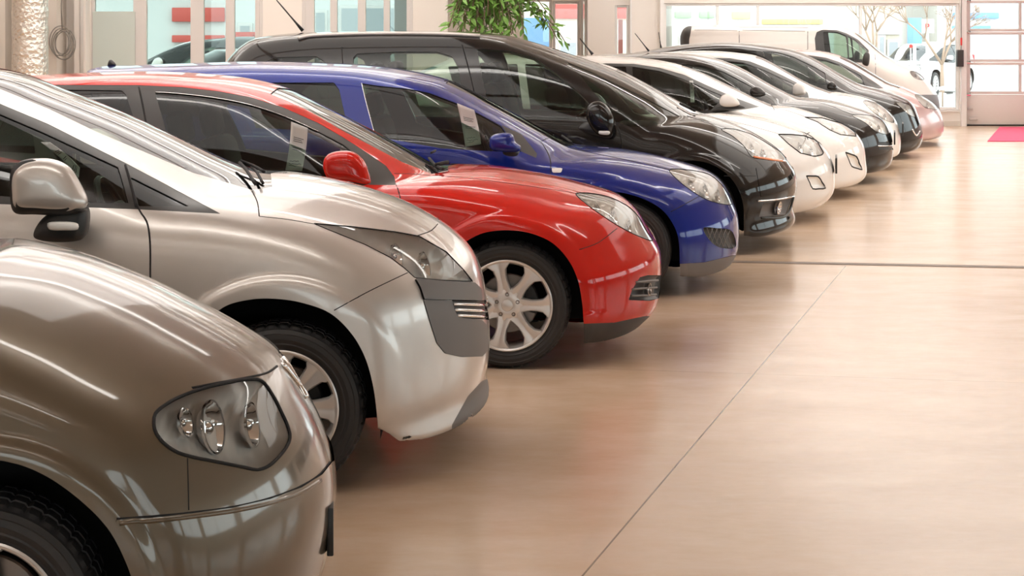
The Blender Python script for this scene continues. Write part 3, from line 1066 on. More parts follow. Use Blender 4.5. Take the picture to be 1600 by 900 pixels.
# ---- silver crossover
silver = dict(name='silver_car', label='silver crossover car with a bulky grey bumper insert, beside the olive-grey car', s=430, W=0.90, nose=768, zb=0.955, zbs=-0.045,
    paint=M['p_silver'], res=0.012, ztop=1.9, R=0.312, Ra=0.375, wheel=(436, 643), wb=2.61, rimr=0.214, wheelkind='wide_fine', detail=2, cowl=-0.98, roofz=1.62, plan=0.36, planp=2.4, k=0.10, flare=0.02, flw=0.10,
    profile=tail_pts(-4.36, 1.62) + [('l', -3.7, 1.585), ('l', -3.1, 1.63), ('l', -2.6, 1.60), ('p', 0, 108), ('p', 94, 141), ('p', 196, 181), ('p', 276, 218), ('p', 345, 250), ('p', 390, 266), ('p', 462, 273), ('p', 550, 290), ('p', 632, 317), ('p', 690, 348), ('p', 718, 369), ('p', 742, 396), ('p', 755, 428), ('p', 763, 479), ('p', 766.5, 520), ('p', 765, 562), ('p', 760, 590), ('p', 768, 610), ('p', 767, 622), ('l', -0.03, 0.185), ('l', -0.09, 0.19), ('n', 706, 660), ('n', 669, 672), ('l', -0.42, 0.20), ('l', -1.2, 0.19), ('l', -3.0, 0.2)],
    arch=[(286, 700), (286, 640), (300, 565), (322, 508), (350, 479), (392, 467), (434, 466), (476, 473), (517, 489), (549, 520), (570, 557), (583, 604), (589, 656), (590, 690)],
    regions=[
        rg('quarter_window', [(204, 276), (296, 322), (217, 322)], 'glass', off=-0.005, glass=True),
        rg('front_side_window', [(-400, 60), (0, 178), (66, 206), (185, 261), (201, 317), (110, 316), (0, 306), (-400, 296)], 'glass', off=-0.005, glass=True),
        rg('window_surround', [(-900, -45), (-400, 30), (0, 162), (76, 194), (151, 232), (197, 255), (302, 311), (345, 334), (212, 327), (0, 319), (-400, 312), (-900, 300)], 'trim', off=-0.001),
        rg('windshield', [(-150, 40), (0, 139), (76, 170), (151, 206), (227, 238), (302, 270), (340, 281), (394, 297), (425, 292), (420, 240), (300, 180), (0, 60), (-120, 0)], 'screen_glass', off=-0.003, glass=True, cond='top', join=True),
        rg('headlight', [(489, 349), (549, 354), (617, 362), (655, 369), (697, 393), (724, 421), (739, 440), (690, 438), (648, 434), (632, 419), (611, 403), (570, 382), (523, 363)], lamp=True, cond='front', seal=0.002, smooth=False, bulbs=[(628, 388, 0.050), (675, 405, 0.062)], bowl=(0.07, 1.2, 0.003, 120.0)),
        rg('upper_insert', [(647, 436), (690, 440), (739, 442), (750, 452), (751, 470), (661, 468), (655, 450)], 'grey_plastic', off=0.009, cond='front', label='grey plastic strip under the headlight'),
        rg('bumper_insert', [(661, 468), (706, 470), (708, 480), (712, 490), (722, 497), (752, 500), (761, 509), (762, 546), (753, 557), (721, 558), (695, 552), (682, 536), (672, 505)], 'grey_plastic', off=0.003, cond='front', label='grey plastic bumper insert'),
        rg('grille', [(706, 469), (775, 469), (775, 500), (722, 498), (712, 490), (708, 480)], 'black_plastic', off=-0.012, cond='front', join=True),
        rg('lower_lip', [(706, 664), (731, 619), (752, 596), (790, 580), (790, 680), (706, 680)], 'grey_plastic', off=0.0, cond='front', join=True),
        rg('front_bumper', [(520, 486), (575, 456), (638, 425), (650, 434), (740, 440), (775, 440), (800, 700), (570, 720), (586, 630), (570, 555), (549, 520)], None, cond='front', join=True),
        rg('bonnet', [(405, 338), (393, 298), (380, 240), (700, 240), (700, 352), (687, 348), (680, 358), (651, 368), (617, 362), (549, 354), (491, 350)], None, cond='top', join=True),
        rg('front_door', [(197, 255), (217, 327), (229, 346), (234, 372), (235, 440), (235, 600), (-500, 620), (-500, 0)], None),
    ],
    seams=[('bumper_seam', [(522, 485), (575, 456), (637, 426)], 0.0022), ('bonnet_seam', [(405, 338), (450, 343), (491, 350)], 0.0022), ('bonnet_edge', [(653, 368), (674, 360), (684, 350)], 0.003), ('fender_seam', [(394, 299), (402, 316), (405, 338)], 0.003),
           ('door_seam', [(196, 257), (217, 327), (229, 346), (234, 372), (235, 436), (235, 580)], 0.004), ('window_divider', [(196, 258), (205, 290), (213, 324)], 0.006)],
    strips=[('grille_bar', [(709, 475), (735, 476), (760, 477)], 0.006, 'chrome', 0.0), ('grille_bar', [(711, 484), (735, 485), (760, 486)], 0.006, 'chrome', 0.0), ('grille_bar', [(715, 493), (735, 494), (760, 495)], 0.006, 'chrome', 0.0)],
    mirror=dict(poly=[(22, 300), (24, 268), (40, 252), (75, 247), (105, 258), (125, 285), (138, 318), (125, 330), (60, 330), (27, 325)], back=[(20, 292), (21, 265), (32, 252), (62, 248), (48, 262), (40, 290), (42, 320), (120, 322), (136, 328), (120, 334), (60, 334), (26, 330)], base=[(58, 368), (76, 335), (136, 322), (138, 360), (132, 372)], lamp=[(74, 349), (98, 346), (122, 350), (122, 358), (100, 360), (76, 358)], out=0.17, bout=0.12, lout=0.215),
    wipers=[([(398, 296), (385, 276), (372, 262)], 0.022, 0.009), ([(410, 294), (400, 276), (392, 268)], 0.02, 0.008), ([(372, 262), (398, 272), (412, 280)], 0.03, 0.008)],
    )
CARS.append(silver)

# ---- red estate
red = dict(name='red_car', label='bright red car with a silver spoked wheel, between silver and blue cars', s=314.8, W=0.89, nose=1033, zb=0.945, zbs=-0.035,
    paint=M['p_red'], res=0.012, R=0.318, Ra=0.375, wheel=(792, 484), wb=2.75, rimr=0.226, wheelkind='seven_fine', detail=2, cowl=-1.10, roofz=1.46, plan=0.36, planp=2.6, k=0.09, flare=0.02, flw=0.075, seatz=0.42, creases=((0, 0.285, 0, -0.012, 0.012),),
    profile=tail_pts(-4.55, 1.44) + [('l', -3.9, 1.41), ('p', 50, 117), ('p', 125, 113), ('p', 225, 110.5), ('p', 300, 113.5), ('p', 377, 121.5), ('p', 435, 136.5), ('p', 510, 172), ('p', 563, 198.5), ('p', 635, 237), ('p', 676, 259), ('p', 705, 259), ('p', 765, 261), ('p', 815, 268), ('p', 865, 277), ('p', 908, 288), ('p', 962, 304), ('p', 980, 315), ('p', 996, 330), ('p', 1012, 356), ('p', 1024, 376), ('p', 1032, 390), ('p', 1034, 412), ('p', 1033, 448), ('p', 1026, 477), ('p', 1008, 494), ('p', 1004, 503), ('n', 968, 516), ('n', 914, 521), ('l', -0.5, 0.19), ('l', -1.2, 0.19), ('l', -3.2, 0.2)],
    arch=[(676, 520), (676, 484), (682, 440), (698, 405), (720, 383), (745, 368), (764, 362), (797, 360), (830, 365), (863, 380), (888, 407), (902, 436), (908, 464), (912, 508), (912, 530)],
    regions=[
        rg('front_side_window', [(242, 143), (265, 144.5), (337, 152.5), (390, 163), (443, 181), (497, 205), (537, 226), (562, 246), (572, 284), (535, 284), (400, 276), (272, 264), (258, 200)], 'glass', off=-0.005, glass=True),
        rg('rear_side_window', [(100, 140), (190, 141), (197, 148), (209, 185), (222, 256), (90, 250), (60, 200)], 'dark_glass', off=-0.005, glass=True),
        rg('tail_side_window', [(30, 144), (88, 142), (50, 200), (55, 240), (-20, 235)], 'dark_glass', off=-0.005, glass=True),
        rg('window_surround', [(10, 143), (30, 136), (85, 132.5), (215, 133), (283, 136), (337, 142), (390, 151.5), (443, 168), (497, 192), (537, 215), (577, 241), (603, 259), (616, 276), (619, 289), (585, 289), (400, 280), (270, 270), (60, 256), (-30, 240)], 'dark_grey_plastic', off=-0.001),
        rg('windshield', [(423, 147.5), (443, 155), (470, 167), (497, 181), (531, 202), (577, 226), (630, 254), (652, 262), (674, 272), (700, 268), (700, 200), (500, 100), (440, 100), (437, 136)], 'screen_glass', off=-0.003, glass=True, cond='top', join=True),
        rg('headlight', [(900, 303), (929, 303), (957, 310), (982, 323), (997, 338), (1012, 364), (1020, 376), (995, 368), (966, 353), (941, 337), (920, 322)], lamp=True, cond='front', smooth=True, bulbs=[(940, 318, 0.050), (968, 330, 0.055), (990, 350, 0.045)]),
        rg('fog_grille', [(982, 469), (988, 452), (1000, 433), (1012, 430), (1045, 430), (1045, 462), (1016, 470)], 'dark_grey_plastic', cond='front', join=False, bowl=(0.03, 1.5, 0.0, 1)),
        rg('lower_lip', [(905, 506), (960, 504), (1007, 494), (1040, 494), (1040, 540), (905, 540)], 'dark_grey_plastic', cond='any', join=True),
        rg('front_bumper', [(905, 389), (912, 387), (930, 382), (964, 356), (995, 369), (1020, 378), (1060, 380), (1060, 520), (905, 520), (912, 508), (908, 464), (902, 436), (893, 415)], None, cond='front', join=True),
        rg('bonnet', [(676, 274), (674, 235), (1000, 235), (1010, 335), (985, 324), (957, 309), (929, 302), (900, 302), (800, 286), (720, 276)], None, cond='top', join=True),
        rg('front_door', [(226, 130), (242, 143), (585, 289), (620, 289), (626, 310), (626, 420), (560, 520), (300, 520), (262, 270)], None),
    ],
    seams=[('bumper_seam', [(905, 390), (918, 386), (935, 379), (964, 357)], 0.0025), ('door_seam', [(619, 289), (625, 308), (627, 350), (620, 420)], 0.004), ('door_seam', [(217, 136), (226, 180), (240, 262), (246, 300)], 0.005), ('bonnet_seam', [(616, 271), (645, 272), (672, 274)], 0.0025), ('bonnet_seam', [(676, 274), (720, 277), (800, 287), (862, 296), (900, 302)], 0.0025), ('roof_seam', [(423, 147), (430, 141), (437, 137)], 0.003)],
    strips=[('grille_slat', [(986, 462), (1000, 462), (1025, 460)], 0.006, 'grey_plastic', 0.0), ('grille_slat', [(987, 452), (1000, 451), (1026, 449)], 0.006, 'grey_plastic', 0.0), ('grille_slat', [(993, 441), (1005, 440), (1028, 438)], 0.006, 'grey_plastic', 0.0), ('window_chrome', [(243, 144), (265, 145), (337, 153), (390, 163.5), (443, 181), (497, 205)], 0.0025, 'chrome', 0.0)],
    mirror=dict(poly=[(507, 262), (509, 246), (519, 238), (550, 236.5), (569, 251), (577, 272), (579, 286), (550, 283), (514, 277)], base=[(552, 262), (570, 264), (578, 276), (576, 287), (556, 286)], out=0.14, bout=0.02),
    rounds=[('fog_light', 1014, 452, 0.032, 'chrome')],
    wipers=[([(692, 270), (678, 262), (668, 252)], 0.02, 0.010), ([(668, 250), (676, 247)], 0.045, 0.008), ([(682, 266), (700, 262)], 0.03, 0.014)],
    )
CARS.append(red)

# ---- blue estate
blue = dict(name='blue_car', label='royal blue estate car with honeycomb lower grille, behind the red car', s=248.5, W=0.88, nose=1153, zb=0.925, zbs=-0.03,
    paint=M['p_blue'], res=0.013, R=0.308, Ra=0.365, wheel=(973, 390), wb=2.70, rimr=0.215, wheelkind='five', detail=1, cowl=-1.10, roofz=1.46, plan=0.36, planp=2.6, k=0.10, flare=0.016, flw=0.07, seatz=0.42,
    profile=tail_pts(-4.78, 1.44) + [('p', 150, 108), ('p', 212, 101), ('p', 300, 97.5), ('p', 400, 95), ('p', 500, 97), ('p', 575, 101), ('p', 625, 107.5), ('p', 675, 117.5), ('p', 702, 126), ('p', 762, 157), ('p', 800, 177), ('p', 840, 199), ('p', 885, 223), ('p', 915, 229), ('p', 958, 232), ('p', 1004, 239), ('p', 1048, 249), ('p', 1091, 262), ('p', 1114, 272), ('p', 1128, 284), ('p', 1138, 299), ('p', 1146, 318), ('p', 1152, 331), ('p', 1155, 347), ('p', 1155.5, 367), ('p', 1153.5, 391), ('p', 1147, 403), ('p', 1143, 412), ('n', 1110, 423), ('n', 1062, 428), ('l', -0.5, 0.19), ('l', -1.2, 0.18), ('l', -3.0, 0.2)],
    arch=[(885, 430), (885, 390), (890, 350), (905, 323), (925, 308), (955, 300), (984, 304), (1010, 313), (1033, 327), (1048, 345), (1059, 370), (1062, 417), (1062, 440)],
    regions=[
        rg('front_side_window', [(565, 130), (590, 134), (640, 139), (670, 145), (715, 162), (752, 180), (783, 197), (800, 222), (815, 237), (780, 237), (690, 232), (597, 215), (585, 207)], 'glass', off=-0.005, glass=True),
        rg('rear_side_window', [(425, 129), (522, 129), (530, 140), (545, 207), (400, 200), (385, 160)], 'glass', off=-0.005, glass=True),
        rg('tail_side_window', [(200, 132), (365, 128), (350, 185), (190, 175)], 'dark_glass', off=-0.005, glass=True),
        rg('side_badge', [(862, 263), (879, 263), (877, 270), (863, 270)], 'reflector', off=0.003),
        rg('mirror_corner', [(783, 195), (815, 210), (839, 240), (838, 247), (815, 237), (800, 222)], 'dark_grey_plastic', off=0.0),
        rg('windshield', [(697, 130), (740, 151), (777, 171.5), (815, 193), (852, 213), (884, 229), (905, 226), (900, 190), (760, 120), (706, 100), (702, 124)], 'screen_glass', off=-0.003, glass=True, cond='top', join=True),
        rg('headlight', [(1046, 266), (1079, 266), (1108, 273), (1126, 287), (1137, 304), (1143, 319), (1120, 317), (1100, 310), (1079, 297), (1062, 284)], lamp=True, cond='front', smooth=True, bulbs=[(1085, 282, 0.055), (1110, 292, 0.060), (1128, 303, 0.045)]),
        rg('honeycomb_grille', [(1099, 356.5), (1120, 356.5), (1143, 361), (1149, 386), (1126, 387), (1111, 378)], 'dark_grey_plastic', cond='front', smooth=True, bowl=(0.02, 1.2, 0.0, 1)),
        rg('lower_lip', [(1050, 413), (1100, 410), (1146, 399), (1165, 400), (1165, 440), (1050, 440)], 'grey_plastic', cond='front', join=True, off=0.002),
        rg('front_bumper', [(1048, 332), (1062, 324), (1092, 307), (1120, 318), (1145, 320), (1180, 320), (1180, 440), (1055, 440), (1062, 417), (1059, 370)], None, cond='front', join=True),
        rg('bonnet', [(885, 229), (885, 200), (1130, 200), (1135, 300), (1124, 286), (1108, 272.5), (1079, 265.5), (1046, 265), (980, 250), (930, 240)], None, cond='top', join=True),
        rg('front_door', [(545, 120), (565, 130), (780, 237), (846, 221), (855, 238), (860, 250), (860, 330), (820, 400), (620, 400), (590, 220)], None),
    ],
    seams=[('bumper_seam', [(1048, 331), (1062, 323.5), (1092, 307)], 0.003), ('door_seam', [(846, 222), (855, 237), (860, 250), (860, 275), (858, 330)], 0.004), ('bonnet_seam', [(886, 230), (930, 240), (980, 250), (1046, 265)], 0.003), ('roof_seam', [(697, 130), (702, 125)], 0.003), ('fender_seam', [(846, 221), (853, 217), (860, 215)], 0.003)],
    strips=[('window_chrome', [(565, 130), (572, 160), (585, 208)], 0.003, 'chrome', 0.0)] + [('grille_mesh', [(1098 + 7 * k, 356), (1111 + 7 * k, 388)], 0.003, 'grey_plastic', -0.004) for k in range(-1, 6)] + [('grille_mesh', [(1102 + 7 * k, 388), (1115 + 7 * k, 356)], 0.003, 'grey_plastic', -0.004) for k in range(0, 5)],
    mirror=dict(poly=[(766, 224), (767, 214), (775, 209), (800, 209), (806, 222), (814, 229), (812, 236), (780, 236), (768, 232)], base=[(788, 224), (802, 228), (812, 238), (808, 243), (788, 240)], out=0.13, bout=0.03),
    wipers=[([(892, 227), (882, 220), (876, 216)], 0.02, 0.010), ([(885, 220), (900, 220), (914, 224)], 0.025, 0.010)],
    fin=[(169, 104), (170, 96), (173, 93), (181, 102)],
    )
CARS.append(blue)

# ---- black people carrier
black = dict(name='black_people_carrier', cat='car', label='tall black people carrier with pale roof rail, behind the blue car', s=208.8, W=0.90, nose=1243, zb=1.02, zbs=-0.02,
    paint=M['p_black'], res=0.014, R=0.325, Ra=0.385, wheel=(1082, 337), wb=2.73, rimr=0.22, wheelkind='five', detail=1, cowl=-1.00, roofz=1.66, plan=0.36, planp=2.4, k=0.09, flare=0.014, tumble=0.25, seatz=0.6, ztop=2.0, lining='light_lining', dashz=1.0,
    profile=[('l', -4.2, 0.24), ('l', -4.42, 0.36), ('l', -4.47, 0.6), ('l', -4.46, 0.9), ('p', 358, 112), ('p', 372, 84), ('p', 400, 61), ('p', 425, 55), ('p', 467, 50.5), ('p', 575, 48), ('p', 675, 48), ('p', 750, 50), ('p', 794, 55), ('p', 831, 65), ('p', 863, 75), ('p', 888, 83.5), ('p', 925, 96), ('p', 963, 111), ('p', 1000, 129), ('p', 1031, 146), ('p', 1060, 165), ('p', 1080, 177), ('p', 1105, 180), ('p', 1149, 194.4), ('p', 1192, 217), ('p', 1221, 238), ('p', 1234, 255), ('p', 1243, 270), ('p', 1245, 296), ('p', 1239, 324), ('p', 1244, 340), ('p', 1238, 352), ('n', 1200, 362), ('n', 1157, 369), ('l', -0.42, 0.20), ('l', -1.2, 0.2), ('l', -3.0, 0.2)],
    regions=[
        rg('front_side_window', [(745, 77), (794, 79), (835, 90), (870, 115), (905, 145), (928, 170), (935, 186), (860, 188), (768, 184), (757, 140)], 'glass', off=-0.005, glass=True),
        rg('rear_side_window', [(552, 90), (558, 84), (620, 81), (682, 81), (706, 88), (716, 105), (728, 183), (580, 178), (550, 140)], 'glass', off=-0.005, glass=True),
        rg('tail_side_window', [(412, 98), (430, 90), (495, 88), (507, 96), (515, 170), (420, 165)], 'glass', off=-0.005, glass=True),
        rg('quarter_window', [(886, 97), (925, 113), (998, 148), (1063, 182), (1040, 193), (1012, 198), (985, 198), (962, 190), (940, 160), (908, 120)], 'glass', off=-0.005, glass=True, smooth=False),
        rg('windshield', [(880, 84.5), (925, 100), (963, 114.5), (1000, 133), (1031, 150), (1060, 168.5), (1074, 180), (1090, 180), (1090, 120), (900, 60), (862, 76)], 'screen_glass', off=-0.003, glass=True, cond='top', join=True),
        rg('headlight', [(1127, 202), (1140, 201), (1160, 205), (1178, 212), (1207, 229), (1222, 240), (1228, 250), (1200, 248), (1175, 245), (1163, 229), (1145, 213)], lamp=True, cond='front', smooth=True, bulbs=[(1180, 225, 0.055), (1198, 234, 0.055)]),
        rg('upper_grille', [(1181, 262), (1236, 264), (1262, 266), (1262, 304), (1238, 304), (1189, 308)], 'p_black', cond='front', off=0.003, join=True),
        rg('fog_lamp', [(1192, 318), (1238, 309), (1228, 335), (1186, 339)], 'grey_plastic', cond='front', bowl=(0.035, 1.5, 0.0, 1)),
        rg('front_bumper', [(1131, 276), (1181, 276), (1181, 262), (1270, 250), (1270, 380), (1150, 380), (1150, 324)], None, cond='front', join=True),
        rg('bonnet', [(1074, 181), (1074, 150), (1230, 180), (1235, 255), (1222, 239), (1206, 227), (1178, 211), (1160, 203), (1127, 200)], None, cond='top', join=True),
        rg('front_door', [(735, 65), (830, 70), (935, 150), (965, 190), (970, 230), (970, 330), (800, 340), (760, 250)], None),
    ],
    seams=[('bumper_seam', [(1131, 275), (1155, 275), (1181, 275)], 0.003), ('door_seam', [(962, 190), (970, 215), (972, 260), (965, 320)], 0.004), ('bonnet_seam', [(1074, 181), (1100, 190), (1127, 201)], 0.003), ('door_seam', [(722, 70), (733, 110), (750, 184)], 0.005), ('door_seam', [(534, 74), (536, 110), (540, 180)], 0.005)],
    strips=[('fog_trim', [(1190, 341), (1228, 337), (1240, 308)], 0.009, 'trim', 0.002), ('insert_trim', [(1184, 314), (1210, 312), (1240, 307)], 0.007, 'chrome', 0.004), ('roof_rail', [(466, 62), (480, 58.5), (500, 57), (560, 55), (625, 54.5), (700, 55.5), (750, 58)], 0.017, 'rail', 0.012), ('indicator_strip', [(1178, 245.5), (1200, 248.5), (1226, 252)], 0.011, 'amber', 0.0)],
    mirror=dict(poly=[(917, 172), (922, 162), (937, 158), (951, 168), (959, 185), (959, 205), (955, 212), (935, 210), (920, 192)], base=[(920, 188), (935, 195), (958, 200), (956, 214), (935, 212), (905, 200)], lamp=[(935, 204), (945, 203), (953, 206), (952, 210), (936, 209)], out=0.14, bout=0.06, lout=0.21),
    rounds=[('fog_light', 1217, 325, 0.05, 'chrome')],
    antenna=((473, 48), (432, 0)), antr=0.006,
    wipers=[([(1085, 178), (1070, 171), (1060, 166)], 0.025, 0.012)],
    )
CARS.append(black)

WG = 'white hatchbacks in the row'
# ---- white hatchback A
whiteA = dict(name='white_hatchback', label='white hatchback, the nearer of the two parked side by side behind the black carrier', s=181, W=0.90, nose=1303, zb=0.945, zbs=-0.06,
    paint=M['p_white'], res=0.018, R=0.315, Ra=0.375, wheel=(1170, 300), wb=2.69, rimr=0.215, wheelkind='ten', detail=1, cowl=-1.08, roofz=1.5, plan=0.38, planp=2.5, k=0.10,
    profile=tail_pts(-4.25, 1.47) + [('l', -3.6, 1.42), ('p', 720, 86), ('p', 800, 84), ('p', 870, 88), ('p', 911, 93), ('p', 937, 98.5), ('p', 967, 109), ('p', 994, 122), ('p', 1022, 137), ('p', 1050, 152), ('p', 1069, 162), ('p', 1095, 175), ('p', 1125, 177), ('p', 1187, 185), ('p', 1230, 198), ('p', 1265, 212), ('p', 1283, 226), ('p', 1296, 241), ('p', 1303, 258), ('p', 1305, 275), ('p', 1304, 298), ('p', 1296, 310), ('p', 1280, 320), ('n', 1256, 326), ('n', 1225, 327), ('l', -0.5, 0.19), ('l', -1.2, 0.2), ('l', -3.0, 0.2)],
    regions=[
        rg('front_side_window', [(820, 100), (880, 101), (930, 112), (975, 135), (1015, 160), (1045, 177), (940, 182), (830, 178)], 'glass', off=-0.005, glass=True),
        rg('rear_side_window', [(700, 104), (808, 100), (818, 178), (720, 172)], 'dark_glass', off=-0.005, glass=True),
        rg('windshield', [(960, 112), (988, 125), (1018, 141), (1046, 156), (1066, 166.5), (1092, 179), (1110, 177), (1100, 130), (980, 90), (966, 107)], 'screen_glass', off=-0.003, glass=True, cond='top', join=True),
        rg('headlight', [(1216, 210), (1236, 210), (1256, 212), (1276, 219), (1287, 239), (1284, 242), (1273, 244.5), (1250, 239), (1232, 225)], lamp=True, cond='front', seal=0.006, bulbs=[(1255, 226, 0.06), (1272, 233, 0.05)]),
        rg('fog_lamp', [(1260, 275), (1279, 276), (1290, 294), (1270, 295)], 'reflector', cond='front', bowl=(0.02, 1.2, 0.0, 1)),
        rg('front_bumper', [(1225, 300), (1240, 240), (1273, 246), (1300, 240), (1330, 240), (1330, 340), (1210, 340)], None, cond='front', join=True),
        rg('bonnet', [(1097, 182), (1100, 150), (1290, 150), (1290, 240), (1276, 217), (1256, 211), (1216, 209), (1150, 190)], None, cond='top', join=True),
    ],
    seams=[('bonnet_seam', [(1100, 182), (1150, 191), (1216, 209)], 0.003), ('bonnet_edge', [(1256, 211), (1265, 207)], 0.004), ('fog_trim', [(1260, 275), (1270, 275), (1279, 276), (1285, 285), (1290, 294), (1280, 295), (1270, 295), (1265, 285), (1260, 275)], 0.007)],
    mirror=dict(poly=[(1010, 172), (1012, 162), (1022, 156), (1034, 160), (1044, 172), (1040, 177), (1018, 177)], out=0.13),
    antenna=((926, 85), (906, 60)), antr=0.006, plate=(0.42, 0.56), platex=0.02,
    )
CARS.append(whiteA)

whiteB = dict(name='white_hatchback', label='white hatchback with black window edging, beside the dark glossy hatchback', s=157.6, W=0.90, nose=1353, zb=0.96, zbs=-0.06,
    paint=M['p_white'], res=0.018, R=0.315, Ra=0.375, wheel=(1235, 270), wb=2.64, rimr=0.215, wheelkind='ten', detail=1, cowl=-1.1, roofz=1.5, plan=0.38, planp=2.5, k=0.10,
    profile=tail_pts(-4.3, 1.47) + [('l', -3.6, 1.42), ('p', 820, 88), ('p', 880, 86), ('p', 940, 86.5), ('p', 994, 89.4), ('p', 1031, 94), ('p', 1069, 102.6), ('p', 1100, 114), ('p', 1140, 133), ('p', 1175, 150), ('p', 1205, 162.5), ('p', 1240, 167.5), ('p', 1287, 182), ('p', 1320, 195), ('p', 1340, 210), ('p', 1350, 226), ('p', 1353.5, 250), ('p', 1354, 274), ('p', 1342, 284), ('n', 1305, 289), ('n', 1285, 291), ('l', -0.5, 0.19), ('l', -1.2, 0.2), ('l', -3.0, 0.2)],
    regions=[
        rg('front_side_window', [(988, 104), (1031, 111), (1065, 122), (1088, 132), (1128, 149), (1124, 160), (1110, 172), (1060, 176), (1000, 172), (990, 140)], 'glass', off=-0.005, glass=True),
        rg('rear_side_window', [(880, 104), (978, 104), (985, 172), (900, 168)], 'dark_glass', off=-0.005, glass=True),
        rg('window_surround', [(850, 106), (947, 99), (990, 99.7), (1031, 106), (1069, 117), (1106, 134), (1144, 151), (1187, 167), (1163, 171), (1125, 176), (1060, 180), (900, 174)], 'trim', off=-0.001),
        rg('windshield', [(1064, 104.5), (1098, 119), (1138, 138), (1172, 154), (1203, 168), (1215, 164), (1210, 120), (1090, 80), (1068, 100)], 'screen_glass', off=-0.003, glass=True, cond='top', join=True),
        rg('headlight', [(1257, 183), (1284, 184), (1313, 192), (1334, 202), (1338, 213), (1313, 210.5), (1296, 203), (1276, 190)], lamp=True, cond='front', seal=0.006, bulbs=[(1305, 198, 0.06), (1324, 205, 0.05)]),
        rg('fog_lamp', [(1321, 238), (1339, 245), (1347, 265), (1331, 260)], 'reflector', cond='front', bowl=(0.03, 1.2, 0.0, 1)),
        rg('front_bumper', [(1270, 260), (1290, 210), (1313, 212), (1338, 215), (1380, 200), (1380, 310), (1260, 310)], None, cond='front', join=True),
        rg('bonnet', [(1207, 168), (1200, 130), (1345, 140), (1345, 216), (1334, 201), (1313, 191), (1284, 183), (1257, 182)], None, cond='top', join=True),
    ],
    seams=[('bonnet_seam', [(1207, 168), (1230, 173), (1257, 182)], 0.003), ('fender_seam', [(1205, 163), (1210, 172)], 0.004), ('fog_trim', [(1321, 238), (1330, 241), (1339, 245), (1343, 255), (1347, 265), (1339, 263), (1331, 260), (1326, 249), (1321, 238)], 0.008)],
    mirror=dict(poly=[(1125, 162), (1127, 151), (1136, 146.5), (1148, 151), (1156, 163), (1150, 166), (1130, 166)], base=[(1126, 165), (1156, 163), (1165, 168), (1140, 171), (1112, 172)], out=0.13, bout=0.05),
    )
CARS.append(whiteB)

darkD = dict(name='dark_hatchback', label='dark glossy hatchback with a shiny front bumper, parked between two white cars', s=143, W=0.90, nose=1395, zb=0.98, zbs=-0.06,
    paint=M['p_black2'], res=0.02, R=0.315, Ra=0.375, wheel=(1280, 245), wb=2.64, rimr=0.215, wheelkind='ten', detail=1, cowl=-1.1, roofz=1.5, plan=0.38, planp=2.5, k=0.10,
    profile=tail_pts(-4.25, 1.46) + [('l', -3.6, 1.42), ('p', 900, 86), ('p', 971, 83), ('p', 1031, 81.5), ('p', 1069, 83), ('p', 1106, 88.5), ('p', 1135, 96), ('p', 1163, 108), ('p', 1200, 129), ('p', 1225, 142), ('p', 1243, 150), ('p', 1263, 152.5), ('p', 1300, 157.5), ('p', 1338, 168), ('p', 1370, 180), ('p', 1385, 192), ('p', 1393, 210), ('p', 1396, 230), ('p', 1394, 252), ('p', 1385, 262), ('n', 1355, 265), ('n', 1335, 266), ('l', -0.5, 0.19), ('l', -1.2, 0.2), ('l', -3.0, 0.2)],
    regions=[
        rg('front_side_window', [(1060, 100), (1095, 102), (1130, 112), (1165, 130), (1195, 148), (1180, 158), (1120, 160), (1070, 155)], 'glass', off=-0.005, glass=True),
        rg('rear_side_window', [(970, 104), (1050, 99), (1058, 155), (980, 150)], 'dark_glass', off=-0.005, glass=True),
        rg('windshield', [(1128, 97.5), (1158, 111), (1195, 132), (1220, 145), (1241, 154), (1252, 152), (1250, 110), (1140, 70), (1134, 93)], 'screen_glass', off=-0.003, glass=True, cond='top', join=True),
        rg('headlight', [(1331, 180), (1345, 179), (1363, 181.5), (1380, 190), (1387, 209), (1370, 206), (1352, 192)], lamp=True, cond='front', smooth=True, bulbs=[(1364, 192, 0.06), (1377, 199, 0.05)]),
        rg('lower_grille', [(1372, 222), (1410, 222), (1410, 234), (1374, 234)], 'black_plastic', cond='front', off=-0.01, join=True),
        rg('front_bumper', [(1320, 235), (1340, 200), (1370, 208), (1388, 210), (1420, 210), (1420, 290), (1310, 290)], None, cond='front', join=True),
        rg('bonnet', [(1245, 154), (1243, 130), (1385, 140), (1390, 200), (1380, 188), (1363, 180), (1331, 179), (1300, 166)], None, cond='top', join=True),
    ],
    seams=[('bonnet_seam', [(1246, 155), (1290, 163), (1331, 179)], 0.003)],
    strips=[('bumper_trim', [(1372, 228), (1384, 228), (1394, 227)], 0.008, 'chrome', 0.0)],
    mirror=dict(poly=[(1172, 145), (1174, 138), (1182, 135), (1190, 138), (1197, 147), (1190, 151), (1176, 150)], out=0.13),
    antenna=((1014, 80), (992, 52)), antr=0.005, plate=(0.42, 0.56), platex=0.02,
    )
CARS.append(darkD)

